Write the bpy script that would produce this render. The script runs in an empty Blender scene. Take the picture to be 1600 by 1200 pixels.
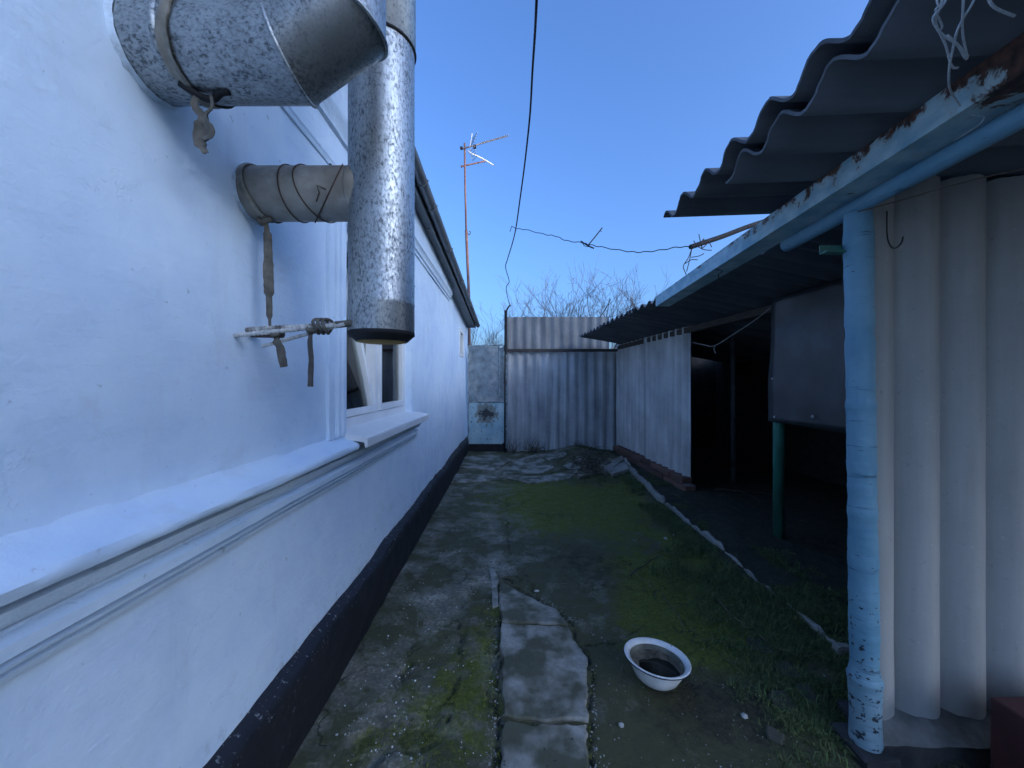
import bpy, bmesh, math, random
import numpy as np
from mathutils import Vector, Matrix

random.seed(7)
S = bpy.context.scene
COL = S.collection
R = math.radians

# ------------------------------------------------------------------ camera, sky, sun, exposure
CAM_H = 1.15
FPX = 600.0                                   # focal length in pixels of the 1600 px wide photograph
cam_d = bpy.data.cameras.new('camera'); cam = bpy.data.objects.new('camera', cam_d); COL.objects.link(cam)
cam_d.sensor_width = 36.0; cam_d.lens = 36.0 * FPX / 1600.0
cam_d.clip_start = 0.02; cam_d.clip_end = 1500
cam.location = (0, 0, CAM_H); cam.rotation_euler = (R(90), 0, 0)
cam_d.shift_y = -2.0 / 1600
S.camera = cam

SUN_EL, SUN_AZ = 14.0, 125.0                    # azimuth clockwise from +Y: low, behind the camera to the right, kept off the yard by an added unseen block
W = bpy.data.worlds.new('World'); S.world = W; W.use_nodes = True
wn = W.node_tree.nodes; wl = W.node_tree.links
sky = wn.new('ShaderNodeTexSky'); sky.sky_type = 'NISHITA'; sky.sun_disc = False
sky.sun_elevation = R(SUN_EL); sky.sun_rotation = R(SUN_AZ)
sky.altitude = 50; sky.air_density = 1.0; sky.dust_density = 5.0; sky.ozone_density = 5.5
wb = wn.new('ShaderNodeMix'); wb.data_type = 'RGBA'; wb.blend_type = 'MULTIPLY'; wb.inputs[0].default_value = 1.0
wb.inputs[7].default_value = (0.92, 1.0, 1.17, 1)          # the phone's cool white balance, the same for the whole sky
wl.new(sky.outputs[0], wb.inputs[6]); wl.new(wb.outputs[2], wn['Background'].inputs[0]); wn['Background'].inputs[1].default_value = 0.15
sd = bpy.data.lights.new('sun', 'SUN'); sun = bpy.data.objects.new('sun', sd); COL.objects.link(sun)
sd.energy = 2.0; sd.angle = R(0.6); sd.color = (1.0, 0.86, 0.74)
az, el = R(SUN_AZ), R(SUN_EL)
sdir = Vector((math.sin(az) * math.cos(el), math.cos(az) * math.cos(el), math.sin(el)))
sun.rotation_euler = (-sdir).to_track_quat('-Z', 'Y').to_euler(); sun.location = sdir * 60
S.view_settings.view_transform = 'Standard'; S.view_settings.look = 'None'
S.view_settings.exposure = 1.46; S.view_settings.gamma = 1.0
S.render.resolution_x, S.render.resolution_y = 1024, 768

# ------------------------------------------------------------------ helpers
def P(px, py, Y):                              # a point of the photograph at depth Y
    return Vector(((px - 800) / FPX * Y, Y, CAM_H + (598 - py) / FPX * Y))
def G(px, py, z=0.0):                          # a point of the photograph lying on the ground
    Y = FPX * (CAM_H - z) / (py - 598)
    return ((px - 800) / FPX * Y, Y)

def _h(ix, iy, iz, s):
    n = (ix.astype(np.int64) * 374761393 + iy.astype(np.int64) * 668265263 + iz.astype(np.int64) * 2147483647 + s * 974634777) & 0x7fffffff
    n = ((n ^ (n >> 13)) * 1274126177) & 0x7fffffff
    n = ((n ^ (n >> 15)) * 2246822519) & 0x7fffffff
    return ((n ^ (n >> 16)) & 0xffff) / 65535.0
def vnoise(x, y, s=0):
    x = np.asarray(x, float); y = np.asarray(y, float)
    ix = np.floor(x); iy = np.floor(y); fx = x - ix; fy = y - iy
    fx = fx * fx * (3 - 2 * fx); fy = fy * fy * (3 - 2 * fy)
    z = np.zeros_like(ix)
    a = _h(ix, iy, z, s); b = _h(ix + 1, iy, z, s); c = _h(ix, iy + 1, z, s); d = _h(ix + 1, iy + 1, z, s)
    return (a * (1 - fx) + b * fx) * (1 - fy) + (c * (1 - fx) + d * fx) * fy
def fbm(x, y, s=0, o=4):
    x = np.asarray(x, float); y = np.asarray(y, float)
    t = 0; a = 0.5; f = 1.0; n = 0
    for k in range(o):
        t = t + a * vnoise(x * f + 17.3 * k, y * f - 9.1 * k, s + k); n += a; a *= 0.5; f *= 2.03
    return t / n
def sstep(a, b, x): 
    t = np.clip((np.asarray(x, float) - a) / (b - a), 0, 1); return t * t * (3 - 2 * t)

def mesh_obj(name, v, f, mat, parent=None, smooth=False, loc=None):
    me = bpy.data.meshes.new(name); me.from_pydata([tuple(p) for p in v], [], f); me.update()
    if smooth: me.polygons.foreach_set('use_smooth', [True] * len(me.polygons))
    o = bpy.data.objects.new(name, me); COL.objects.link(o)
    if mat: me.materials.append(mat)
    if parent: o.parent = parent
    if loc: o.location = loc
    return o
def data_obj(name, me, parent=None, loc=(0, 0, 0), rot=(0, 0, 0)):
    o = bpy.data.objects.new(name, me); COL.objects.link(o); o.parent = parent
    o.location = loc; o.rotation_euler = rot
    return o
def empty(name, loc=(0, 0, 0), rz=0.0):
    o = bpy.data.objects.new(name, None); COL.objects.link(o); o.location = loc; o.rotation_euler = (0, 0, rz)
    o.empty_display_size = 0.1
    return o
def tag(o, label=None, cat=None, group=None, kind=None):
    if label: o['label'] = label
    if cat: o['category'] = cat
    if group: o['group'] = group
    if kind: o['kind'] = kind
    return o

class MB:
    def __init__(s): s.v = []; s.f = []
    def add(s, v, f):
        n = len(s.v); s.v += [tuple(p) for p in v]; s.f += [tuple(i + n for i in q) for q in f]; return s
    def box(s, a, b, bev=0.0, jit=0.0):
        x0, y0, z0 = a; x1, y1, z1 = b
        if bev <= 0:
            v = [(x0,y0,z0),(x1,y0,z0),(x1,y1,z0),(x0,y1,z0),(x0,y0,z1),(x1,y0,z1),(x1,y1,z1),(x0,y1,z1)]
            if jit: v = [tuple(c + random.uniform(-jit, jit) for c in p) for p in v]
            return s.add(v, [(0,3,2,1),(4,5,6,7),(0,1,5,4),(1,2,6,5),(2,3,7,6),(3,0,4,7)])
        bm = bmesh.new(); bmesh.ops.create_cube(bm, size=1.0)
        for q in bm.verts:
            q.co = Vector(((x0+x1)/2 + q.co.x*(x1-x0), (y0+y1)/2 + q.co.y*(y1-y0), (z0+z1)/2 + q.co.z*(z1-z0)))
        bmesh.ops.bevel(bm, geom=bm.edges[:], offset=bev, segments=2, affect='EDGES', profile=0.6)
        if jit:
            for q in bm.verts: q.co += Vector([random.uniform(-jit, jit) for _ in range(3)])
        bm.verts.index_update()
        s.add([q.co[:] for q in bm.verts], [tuple(q.index for q in f.verts) for f in bm.faces]); bm.free(); return s
    def tube(s, pts, r, seg=10, cap=True, flat=1.0):
        pts = [Vector(p) for p in pts]; n = len(pts)
        rr = r if isinstance(r, (list, tuple)) else [r] * n
        d0 = (pts[1] - pts[0]).normalized()
        u = d0.orthogonal().normalized(); base = len(s.v); v = []; f = []
        for i in range(n):
            if i == 0: d = pts[1] - pts[0]
            elif i == n - 1: d = pts[-1] - pts[-2]
            else: d = (pts[i+1] - pts[i]).normalized() + (pts[i] - pts[i-1]).normalized()
            d = d.normalized() if d.length > 1e-9 else d0
            u = (u - d * u.dot(d)); u = u.normalized() if u.length > 1e-6 else d.orthogonal().normalized()
            w = d.cross(u)
            k = 1.0
            if 0 < i < n - 1:
                c = (pts[i+1]-pts[i]).normalized().dot(d); k = 1.0 / max(c, 0.6)
            for j in range(seg):
                a = 2 * math.pi * j / seg
                v.append(pts[i] + u * (math.cos(a) * rr[i]) + w * (math.sin(a) * rr[i] * flat))
        for i in range(n - 1):
            for j in range(seg):
                a = i*seg + j; b = i*seg + (j+1) % seg
                f.append((a, b, b + seg, a + seg))
        if cap:
            f.append(tuple(range(seg - 1, -1, -1))); f.append(tuple((n-1)*seg + j for j in range(seg)))
        return s.add(v, f)
    def lathe(s, prof, c=(0, 0, 0), seg=40, axis='z'):
        v = []; f = []; m = len(prof)
        for j in range(seg):
            a = 2*math.pi*j/seg
            for (r, h) in prof:
                if axis == 'z': v.append((c[0]+r*math.cos(a), c[1]+r*math.sin(a), c[2]+h))
                else: v.append((c[0]+h, c[1]+r*math.cos(a), c[2]+r*math.sin(a)))
        for j in range(seg):
            k = (j+1) % seg
            for i in range(m-1):
                q = (j*m+i, k*m+i, k*m+i+1, j*m+i+1)
                f.append(q if axis == 'z' else q)
        return s.add(v, f)
    def build(s, name, mat, parent=None, smooth=False, label=None):
        o = mesh_obj(name, s.v, s.f, mat, parent, smooth)
        if label: o['label'] = label
        return o

def autosmooth(o, ang=35):
    me = o.data
    me.polygons.foreach_set('use_smooth', [True] * len(me.polygons))
    bm = bmesh.new(); bm.from_mesh(me)
    for e in bm.edges:
        if len(e.link_faces) == 2 and e.calc_face_angle(0) > R(ang): e.smooth = False
    bm.to_mesh(me); bm.free()
    return o

def corr_sheet(name, mat, parent, length, width, pitch=0.154, amp=0.024, th=0.007, n_len=10, phase=0.0, wob=0.004, seed=1, smooth=True, per=10, chip=0.004, sharp=False):
    """corrugated cement sheet lying in local xy: waves across x (width), ridges along y (length), z up"""
    nx = int(width / pitch * per) + 1
    xs = np.linspace(0, width, nx); ys = np.linspace(0, length, n_len + 1)
    X, Y = np.meshgrid(xs, ys, indexing='ij')
    Z = amp * np.sin(2*math.pi*X/pitch + phase) + wob * (fbm(X*2.1 + seed, Y*2.3, seed, 3) - 0.5) * 2
    if sharp:
        u_ = np.abs(np.sin(math.pi*X/pitch + phase)); Z = amp*(2*u_**0.75 - 1) + wob*(fbm(X*2.1 + seed, Y*2.3, seed, 3) - 0.5)*2
    Yj = Y.copy()
    Yj[:, 0] += chip * (fbm(xs*40, xs*0, seed+3, 3) - .5) * 2; Yj[:, -1] += chip * (fbm(xs*40, xs*0+5, seed+4, 3) - .5) * 2
    dz = np.gradient(Z, xs, axis=0); L = np.sqrt(1 + dz*dz)
    v = []; f = []; m = n_len + 1
    for s in (0.5, -0.5):
        for i in range(nx):
            for j in range(m):
                v.append((X[i, j] - s*th*dz[i, j]/L[i, j], Yj[i, j], Z[i, j] + s*th/L[i, j]))
    o = nx*m
    for i in range(nx-1):
        for j in range(n_len):
            a = i*m+j; f.append((a, a+m, a+m+1, a+1)); f.append((o+a, o+a+1, o+a+m+1, o+a+m))
    for i in range(nx-1):
        a = i*m; f.append((a, o+a, o+a+m, a+m)); a = i*m+n_len; f.append((a, a+m, o+a+m, o+a))
    for j in range(n_len):
        a = j; f.append((a, a+1, o+a+1, o+a)); a = (nx-1)*m+j; f.append((a, o+a, o+a+1, a+1))
    ob = mesh_obj(name, v, f, mat, parent)
    if smooth: autosmooth(ob, 50)
    return ob

# ------------------------------------------------------------------ materials
def nodes_mat(name):
    m = bpy.data.materials.new(name); m.use_nodes = True
    nt = m.node_tree; b = nt.nodes['Principled BSDF']
    return m, nt, b
def N(nt, t, **kw):
    n = nt.nodes.new(t)
    for k, v in kw.items():
        if k in n.inputs: n.inputs[k].default_value = v
        else: setattr(n, k, v)
    return n
def coord(nt, scale=(1, 1, 1), kind='Object'):
    t = N(nt, 'ShaderNodeTexCoord'); mp = N(nt, 'ShaderNodeMapping'); mp.inputs['Scale'].default_value = scale
    nt.links.new(t.outputs[kind], mp.inputs[0]); return mp.outputs[0]
def wcoord(nt, scale=(1, 1, 1)):
    t = N(nt, 'ShaderNodeNewGeometry'); mp = N(nt, 'ShaderNodeMapping'); mp.inputs['Scale'].default_value = scale
    nt.links.new(t.outputs['Position'], mp.inputs[0]); return mp.outputs[0]
def noise(nt, co, scale, detail=4, rough=0.55, dist=0.0):
    n = N(nt, 'ShaderNodeTexNoise'); n.inputs['Scale'].default_value = scale; n.inputs['Detail'].default_value = detail
    n.inputs['Roughness'].default_value = rough; n.inputs['Distortion'].default_value = dist
    nt.links.new(co, n.inputs['Vector']); return n.outputs['Fac']
def ramp(nt, fac, stops, interp='LINEAR'):
    r = N(nt, 'ShaderNodeValToRGB'); cr = r.color_ramp; cr.interpolation = interp
    while len(cr.elements) > 1: cr.elements.remove(cr.elements[-1])
    for i, (p, c) in enumerate(stops):
        e = cr.elements[0] if i == 0 else cr.elements.new(p)
        e.position = p; e.color = (c, c, c, 1) if isinstance(c, (int, float)) else (*c, 1)
    nt.links.new(fac, r.inputs[0]); return r.outputs[0]
def mix(nt, fac, a, b, mode='MIX'):
    n = N(nt, 'ShaderNodeMix'); n.data_type = 'RGBA'; n.blend_type = mode
    for i, x in ((0, fac), (6, a), (7, b)):
        if hasattr(x, 'is_linked') or hasattr(x, 'links'): nt.links.new(x, n.inputs[i])
        elif isinstance(x, (int, float)): n.inputs[i].default_value = x if i == 0 else (x, x, x, 1)
        else: n.inputs[i].default_value = (*x, 1)
    return n.outputs[2]
def math_(nt, op, a, b=0.0, clamp=False):
    n = N(nt, 'ShaderNodeMath'); n.operation = op; n.use_clamp = clamp
    for i, x in ((0, a), (1, b)):
        if isinstance(x, (int, float)): n.inputs[i].default_value = x
        else: nt.links.new(x, n.inputs[i])
    return n.outputs[0]
def bump(nt, b, h, strength=0.3, dist=0.01):
    n = N(nt, 'ShaderNodeBump'); n.inputs['Strength'].default_value = strength; n.inputs['Distance'].default_value = dist
    nt.links.new(h, n.inputs['Height']); nt.links.new(n.outputs[0], b.inputs['Normal'])
def sepz(nt, co, i=2):
    s = N(nt, 'ShaderNodeSeparateXYZ'); nt.links.new(co, s.inputs[0]); return s.outputs[i]

def m_plain(name, col, rough=0.7, metal=0.0, var=0.25, scale=20, bmp=0.15, dirt=None, stretch=(1, 1, 1)):
    m, nt, b = nodes_mat(name); co = coord(nt, stretch)
    f = noise(nt, co, scale, 5)
    c = ramp(nt, f, [(0.3, tuple(x*(1-var) for x in col)), (0.7, tuple(min(1, x*(1+var)) for x in col))])
    if dirt:
        d = ramp(nt, noise(nt, co, scale*0.35, 6, 0.65), [(0.50, 0.0), (0.66, 1.0)])
        c = mix(nt, d, c, dirt)
    nt.links.new(c, b.inputs['Base Color']); b.inputs['Roughness'].default_value = rough; b.inputs['Metallic'].default_value = metal
    if bmp: bump(nt, b, noise(nt, co, scale*3, 4), bmp, 0.004)
    return m

def m_whitewash():
    m, nt, b = nodes_mat('whitewash'); co = coord(nt)
    big = noise(nt, co, 1.3, 6, 0.6); mid = noise(nt, co, 7, 6, 0.6)
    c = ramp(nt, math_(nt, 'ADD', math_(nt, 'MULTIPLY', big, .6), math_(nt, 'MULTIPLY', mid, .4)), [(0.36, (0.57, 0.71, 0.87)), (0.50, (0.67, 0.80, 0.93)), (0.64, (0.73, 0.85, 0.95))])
    st = ramp(nt, noise(nt, coord(nt, (1, 5.0, 0.6)), 1.7, 7, 0.66), [(0.58, 0.0), (0.78, 0.35)])
    c = mix(nt, st, c, (0.52, 0.58, 0.64))
    gp_ = ramp(nt, noise(nt, co, 2.6, 6, 0.68, 0.6), [(0.60, 0.0), (0.70, 0.35)])
    c = mix(nt, gp_, c, (0.56, 0.62, 0.66))
    sp = ramp(nt, noise(nt, co, 30, 3, 0.55), [(0.70, 0.0), (0.73, 0.55)])
    c = mix(nt, sp, c, (0.36, 0.41, 0.47))
    sc = ramp(nt, noise(nt, coord(nt, (1, 8.0, 16.0)), 2.6, 5, 0.6), [(0.70, 0.0), (0.735, 0.5)])
    c = mix(nt, sc, c, (0.42, 0.48, 0.55))
    z = N(nt, 'ShaderNodeMapRange'); z.inputs[1].default_value = 0.36; z.inputs[2].default_value = 0.25; z.inputs[3].default_value = 0.0; z.inputs[4].default_value = 0.20
    nt.links.new(sepz(nt, co), z.inputs[0])
    spl = ramp(nt, math_(nt, 'ADD', noise(nt, co, 24, 6, 0.7), z.outputs[0]), [(0.66, 0.0), (0.84, 0.45)])     # splash dirt low on the wall
    c = mix(nt, spl, c, (0.30, 0.32, 0.33))
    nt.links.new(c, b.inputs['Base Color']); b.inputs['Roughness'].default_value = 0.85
    chip = ramp(nt, noise(nt, co, 9, 7, 0.66, 0.2), [(0.62, 0.0), (0.64, 1.0)])
    brush = noise(nt, coord(nt, (1, 3.0, 16.0)), 3.0, 5, 0.6)
    h = math_(nt, 'ADD', math_(nt, 'MULTIPLY', mid, 1.0), math_(nt, 'MULTIPLY', chip, -0.10))
    h = math_(nt, 'ADD', h, math_(nt, 'MULTIPLY', brush, 0.28))
    h = math_(nt, 'ADD', h, math_(nt, 'MULTIPLY', noise(nt, co, 55, 5, 0.65), 0.22))
    bump(nt, b, h, 0.58, 0.012)
    return m
def m_tar():
    m, nt, b = nodes_mat('black_tar'); co = coord(nt)
    sp = ramp(nt, noise(nt, co, 60, 5, 0.65), [(0.60, 0.0), (0.68, 0.8)])
    pat = ramp(nt, noise(nt, coord(nt, (1, 1, 0.35)), 7, 5, 0.6), [(0.42, 0.0), (0.62, 1.0)])
    zz = ramp(nt, sepz(nt, co), [(0.19, 0.0), (0.235, 1.0)])
    streak = ramp(nt, noise(nt, coord(nt, (1, 26, 1.5)), 1.6, 4, 0.6), [(0.60, 0.0), (0.75, 0.5)])
    k = math_(nt, 'MULTIPLY', sp, math_(nt, 'MAXIMUM', zz, math_(nt, 'MULTIPLY', pat, 0.25)))
    c = mix(nt, streak, (0.012, 0.013, 0.017), (0.05, 0.055, 0.06))
    c = mix(nt, k, c, (0.34, 0.36, 0.38))
    nt.links.new(c, b.inputs['Base Color']); b.inputs['Roughness'].default_value = 0.6
    bump(nt, b, math_(nt, 'ADD', noise(nt, co, 30, 5), sp), 0.5, 0.006)
    return m
def m_galv(name='galvanised', axis_scale=(1, 1, 0.55), tone=1.0):
    m, nt, b = nodes_mat(name); co = coord(nt, axis_scale)
    n1 = noise(nt, co, 165, 3, 0.62, 0.5); n2 = noise(nt, co, 11, 5, 0.65); n3 = noise(nt, coord(nt, (axis_scale[0], 1, axis_scale[2]*.2)), 16, 5, 0.6)
    vo = N(nt, 'ShaderNodeTexVoronoi'); vo.inputs['Scale'].default_value = 60; nt.links.new(co, vo.inputs['Vector'])
    cell = ramp(nt, vo.outputs['Color'], [(0.0, 0.0), (1.0, 1.0)])
    s = math_(nt, 'ADD', n1, math_(nt, 'MULTIPLY', math_(nt, 'SUBTRACT', n2, 0.5), 0.36))
    s = math_(nt, 'ADD', s, math_(nt, 'MULTIPLY', math_(nt, 'SUBTRACT', cell, 0.5), 0.10))
    c = ramp(nt, s, [(0.34, tuple(x*tone for x in (0.16, 0.178, 0.188))), (0.43, tuple(x*tone for x in (0.33, 0.355, 0.365))), (0.60, tuple(x*tone for x in (0.46, 0.485, 0.49)))])
    c = mix(nt, ramp(nt, n3, [(0.50, 0.0), (0.72, 0.55)]), c, (0.20, 0.215, 0.215))
    nt.links.new(c, b.inputs['Base Color'])
    b.inputs['Metallic'].default_value = 0.88
    nt.links.new(ramp(nt, s, [(0.34, 0.60), (0.6, 0.38)]), b.inputs['Roughness'])
    bump(nt, b, math_(nt, 'ADD', n2, math_(nt, 'MULTIPLY', n1, 0.10)), 0.22, 0.004)
    return m
def m_cement(name, base=(0.30, 0.31, 0.31), dark=(0.16, 0.165, 0.165), streak_axis='y', lich=0.5, rough=0.9):
    m, nt, b = nodes_mat(name); co = coord(nt)
    sc = (14, 0.9, 14) if streak_axis == 'y' else (1, 1, 1)
    st = noise(nt, coord(nt, sc), 1.1, 6, 0.62); big = noise(nt, co, 2.2, 6, 0.6)
    c = ramp(nt, math_(nt, 'ADD', math_(nt, 'MULTIPLY', st, .5), math_(nt, 'MULTIPLY', big, .5)), [(0.36, dark), (0.62, base)])
    sp = ramp(nt, noise(nt, co, 38, 4, 0.7), [(0.62, 0.0), (0.72, lich)])
    c = mix(nt, sp, c, (0.05, 0.055, 0.05))
    wh = ramp(nt, noise(nt, co, 55, 3, 0.6), [(0.66, 0.0), (0.73, lich)])
    c = mix(nt, wh, c, tuple(min(1, x*1.5) for x in base))
    nt.links.new(c, b.inputs['Base Color']); b.inputs['Roughness'].default_value = rough
    bump(nt, b, math_(nt, 'ADD', noise(nt, co, 60, 5), st), 0.25, 0.003)
    return m
def m_beam():
    m, nt, b = nodes_mat('worn_blue_paint'); co = coord(nt)
    z = sepz(nt, co, 2); y = sepz(nt, co, 1)
    n = noise(nt, co, 16, 6, 0.66, 0.4)
    up = ramp(nt, z, [(0.0, 0.0), (1.0, 1.0)])
    zz = N(nt, 'ShaderNodeMapRange'); zz.inputs[1].default_value = 1.772; zz.inputs[2].default_value = 1.826
    zz.inputs[3].default_value = 0.0; zz.inputs[4].default_value = 0.21; nt.links.new(z, zz.inputs[0])
    yy = N(nt, 'ShaderNodeMapRange'); yy.inputs[1].default_value = 0.95; yy.inputs[2].default_value = 0.74
    yy.inputs[3].default_value = 0.0; yy.inputs[4].default_value = 0.46; nt.links.new(y, yy.inputs[0])
    fade = N(nt, 'ShaderNodeMapRange'); fade.inputs[1].default_value = 1.2; fade.inputs[2].default_value = 2.4
    fade.inputs[3].default_value = 0.0; fade.inputs[4].default_value = 0.10; nt.links.new(y, fade.inputs[0])
    t = math_(nt, 'SUBTRACT', math_(nt, 'ADD', math_(nt, 'ADD', n, zz.outputs[0]), yy.outputs[0]), fade.outputs[0])
    rust = ramp(nt, t, [(0.63, 0.0), (0.68, 1.0)])
    halo = ramp(nt, t, [(0.55, 0.0), (0.66, 0.6)])
    blue = ramp(nt, noise(nt, coord(nt, (1, 1, 2)), 10, 6, 0.6), [(0.38, (0.23, 0.42, 0.50)), (0.62, (0.46, 0.62, 0.64))])
    c = mix(nt, halo, blue, (0.40, 0.40, 0.33))
    rc = ramp(nt, noise(nt, co, 50, 5, 0.6), [(0.35, (0.030, 0.016, 0.012)), (0.65, (0.14, 0.060, 0.035))])
    c = mix(nt, rust, c, rc)
    nt.links.new(c, b.inputs['Base Color']); b.inputs['Roughness'].default_value = 0.6
    bump(nt, b, math_(nt, 'ADD', noise(nt, co, 40, 4), rust), 0.35, 0.004)
    return m
def m_postblue():
    m, nt, b = nodes_mat('thick_blue_paint'); co = coord(nt)
    ring = noise(nt, coord(nt, (2, 2, 34)), 1.6, 5, 0.65, 0.3)
    c = ramp(nt, noise(nt, co, 7, 5, 0.6), [(0.3, (0.12, 0.29, 0.40)), (0.7, (0.20, 0.39, 0.50))])
    dk = ramp(nt, ring, [(0.62, 0.0), (0.655, 0.85)])
    zz = N(nt, 'ShaderNodeMapRange'); zz.inputs[1].default_value = 0.9; zz.inputs[2].default_value = 0.05
    zz.inputs[3].default_value = 0.0; zz.inputs[4].default_value = 0.14; nt.links.new(sepz(nt, co), zz.inputs[0])
    fl = ramp(nt, math_(nt, 'ADD', noise(nt, coord(nt, (1, 1, 1.6)), 42, 4, 0.6), zz.outputs[0]), [(0.71, 0.0), (0.74, 1.0)])
    c = mix(nt, dk, c, (0.05, 0.13, 0.19)); c = mix(nt, fl, c, (0.03, 0.045, 0.06))
    pale = N(nt, 'ShaderNodeMapRange'); pale.inputs[1].default_value = 0.28; pale.inputs[2].default_value = 0.08
    pale.inputs[3].default_value = 0.0; pale.inputs[4].default_value = 0.6; nt.links.new(sepz(nt, co), pale.inputs[0])
    c = mix(nt, pale.outputs[0], c, (0.30, 0.40, 0.43), 'MIX')
    c = mix(nt, fl, c, (0.03, 0.045, 0.06))
    nt.links.new(c, b.inputs['Base Color']); b.inputs['Roughness'].default_value = 0.5
    bump(nt, b, math_(nt, 'SUBTRACT', math_(nt, 'ADD', ring, math_(nt, 'MULTIPLY', noise(nt, co, 35, 4), .5)), fl), 0.5, 0.006)
    return m
def m_gateblue():
    m, nt, b = nodes_mat('rusty_pale_blue_paint'); co = coord(nt)
    # rust blotch at the old handle spot plus specks
    vm = N(nt, 'ShaderNodeVectorMath'); vm.operation = 'DISTANCE'; vm.inputs[1].default_value = (0.30, 0.0, 0.62)
    sc = N(nt, 'ShaderNodeVectorMath'); sc.operation = 'MULTIPLY'; sc.inputs[1].default_value = (1, 0, 1)
    nt.links.new(co, sc.inputs[0]); nt.links.new(sc.outputs[0], vm.inputs[0])
    n = noise(nt, co, 14, 6, 0.7)
    t = math_(nt, 'SUBTRACT', math_(nt, 'ADD', 0.74, math_(nt, 'MULTIPLY', math_(nt, 'SUBTRACT', n, 0.5), 1.6)), math_(nt, 'MULTIPLY', vm.outputs['Value'], 3.2))
    r1 = ramp(nt, t, [(0.12, 0.0), (0.22, 1.0)])
    dk = ramp(nt, t, [(0.42, 0.0), (0.52, 1.0)])
    r2 = ramp(nt, noise(nt, co, 26, 4, 0.7), [(0.60, 0.0), (0.64, 1.0)])
    base = ramp(nt, noise(nt, co, 4, 5, 0.6), [(0.35, (0.26, 0.44, 0.52)), (0.65, (0.48, 0.62, 0.64))])
    c = mix(nt, math_(nt, 'MULTIPLY', r1, 0.75), base, (0.15, 0.13, 0.09)); c = mix(nt, dk, c, (0.03, 0.035, 0.04)); c = mix(nt, r2, c, (0.05, 0.045, 0.035))
    nt.links.new(c, b.inputs['Base Color']); b.inputs['Roughness'].default_value = 0.6
    bump(nt, b, math_(nt, 'SUBTRACT', noise(nt, co, 30, 4), r1), 0.3, 0.003)
    return m
def m_glass():
    m, nt, b = nodes_mat('window_glass'); out = nt.nodes['Material Output']
    fr = N(nt, 'ShaderNodeFresnel'); fr.inputs[0].default_value = 1.5
    tr = N(nt, 'ShaderNodeBsdfTransparent'); tr.inputs[0].default_value = (0.82, 0.88, 0.86, 1)
    gl = N(nt, 'ShaderNodeBsdfGlossy'); gl.inputs['Roughness'].default_value = 0.02
    ms = N(nt, 'ShaderNodeMixShader')
    nt.links.new(fr.outputs[0], ms.inputs[0]); nt.links.new(tr.outputs[0], ms.inputs[1]); nt.links.new(gl.outputs[0], ms.inputs[2])
    nt.links.new(ms.outputs[0], out.inputs['Surface'])
    return m
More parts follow.
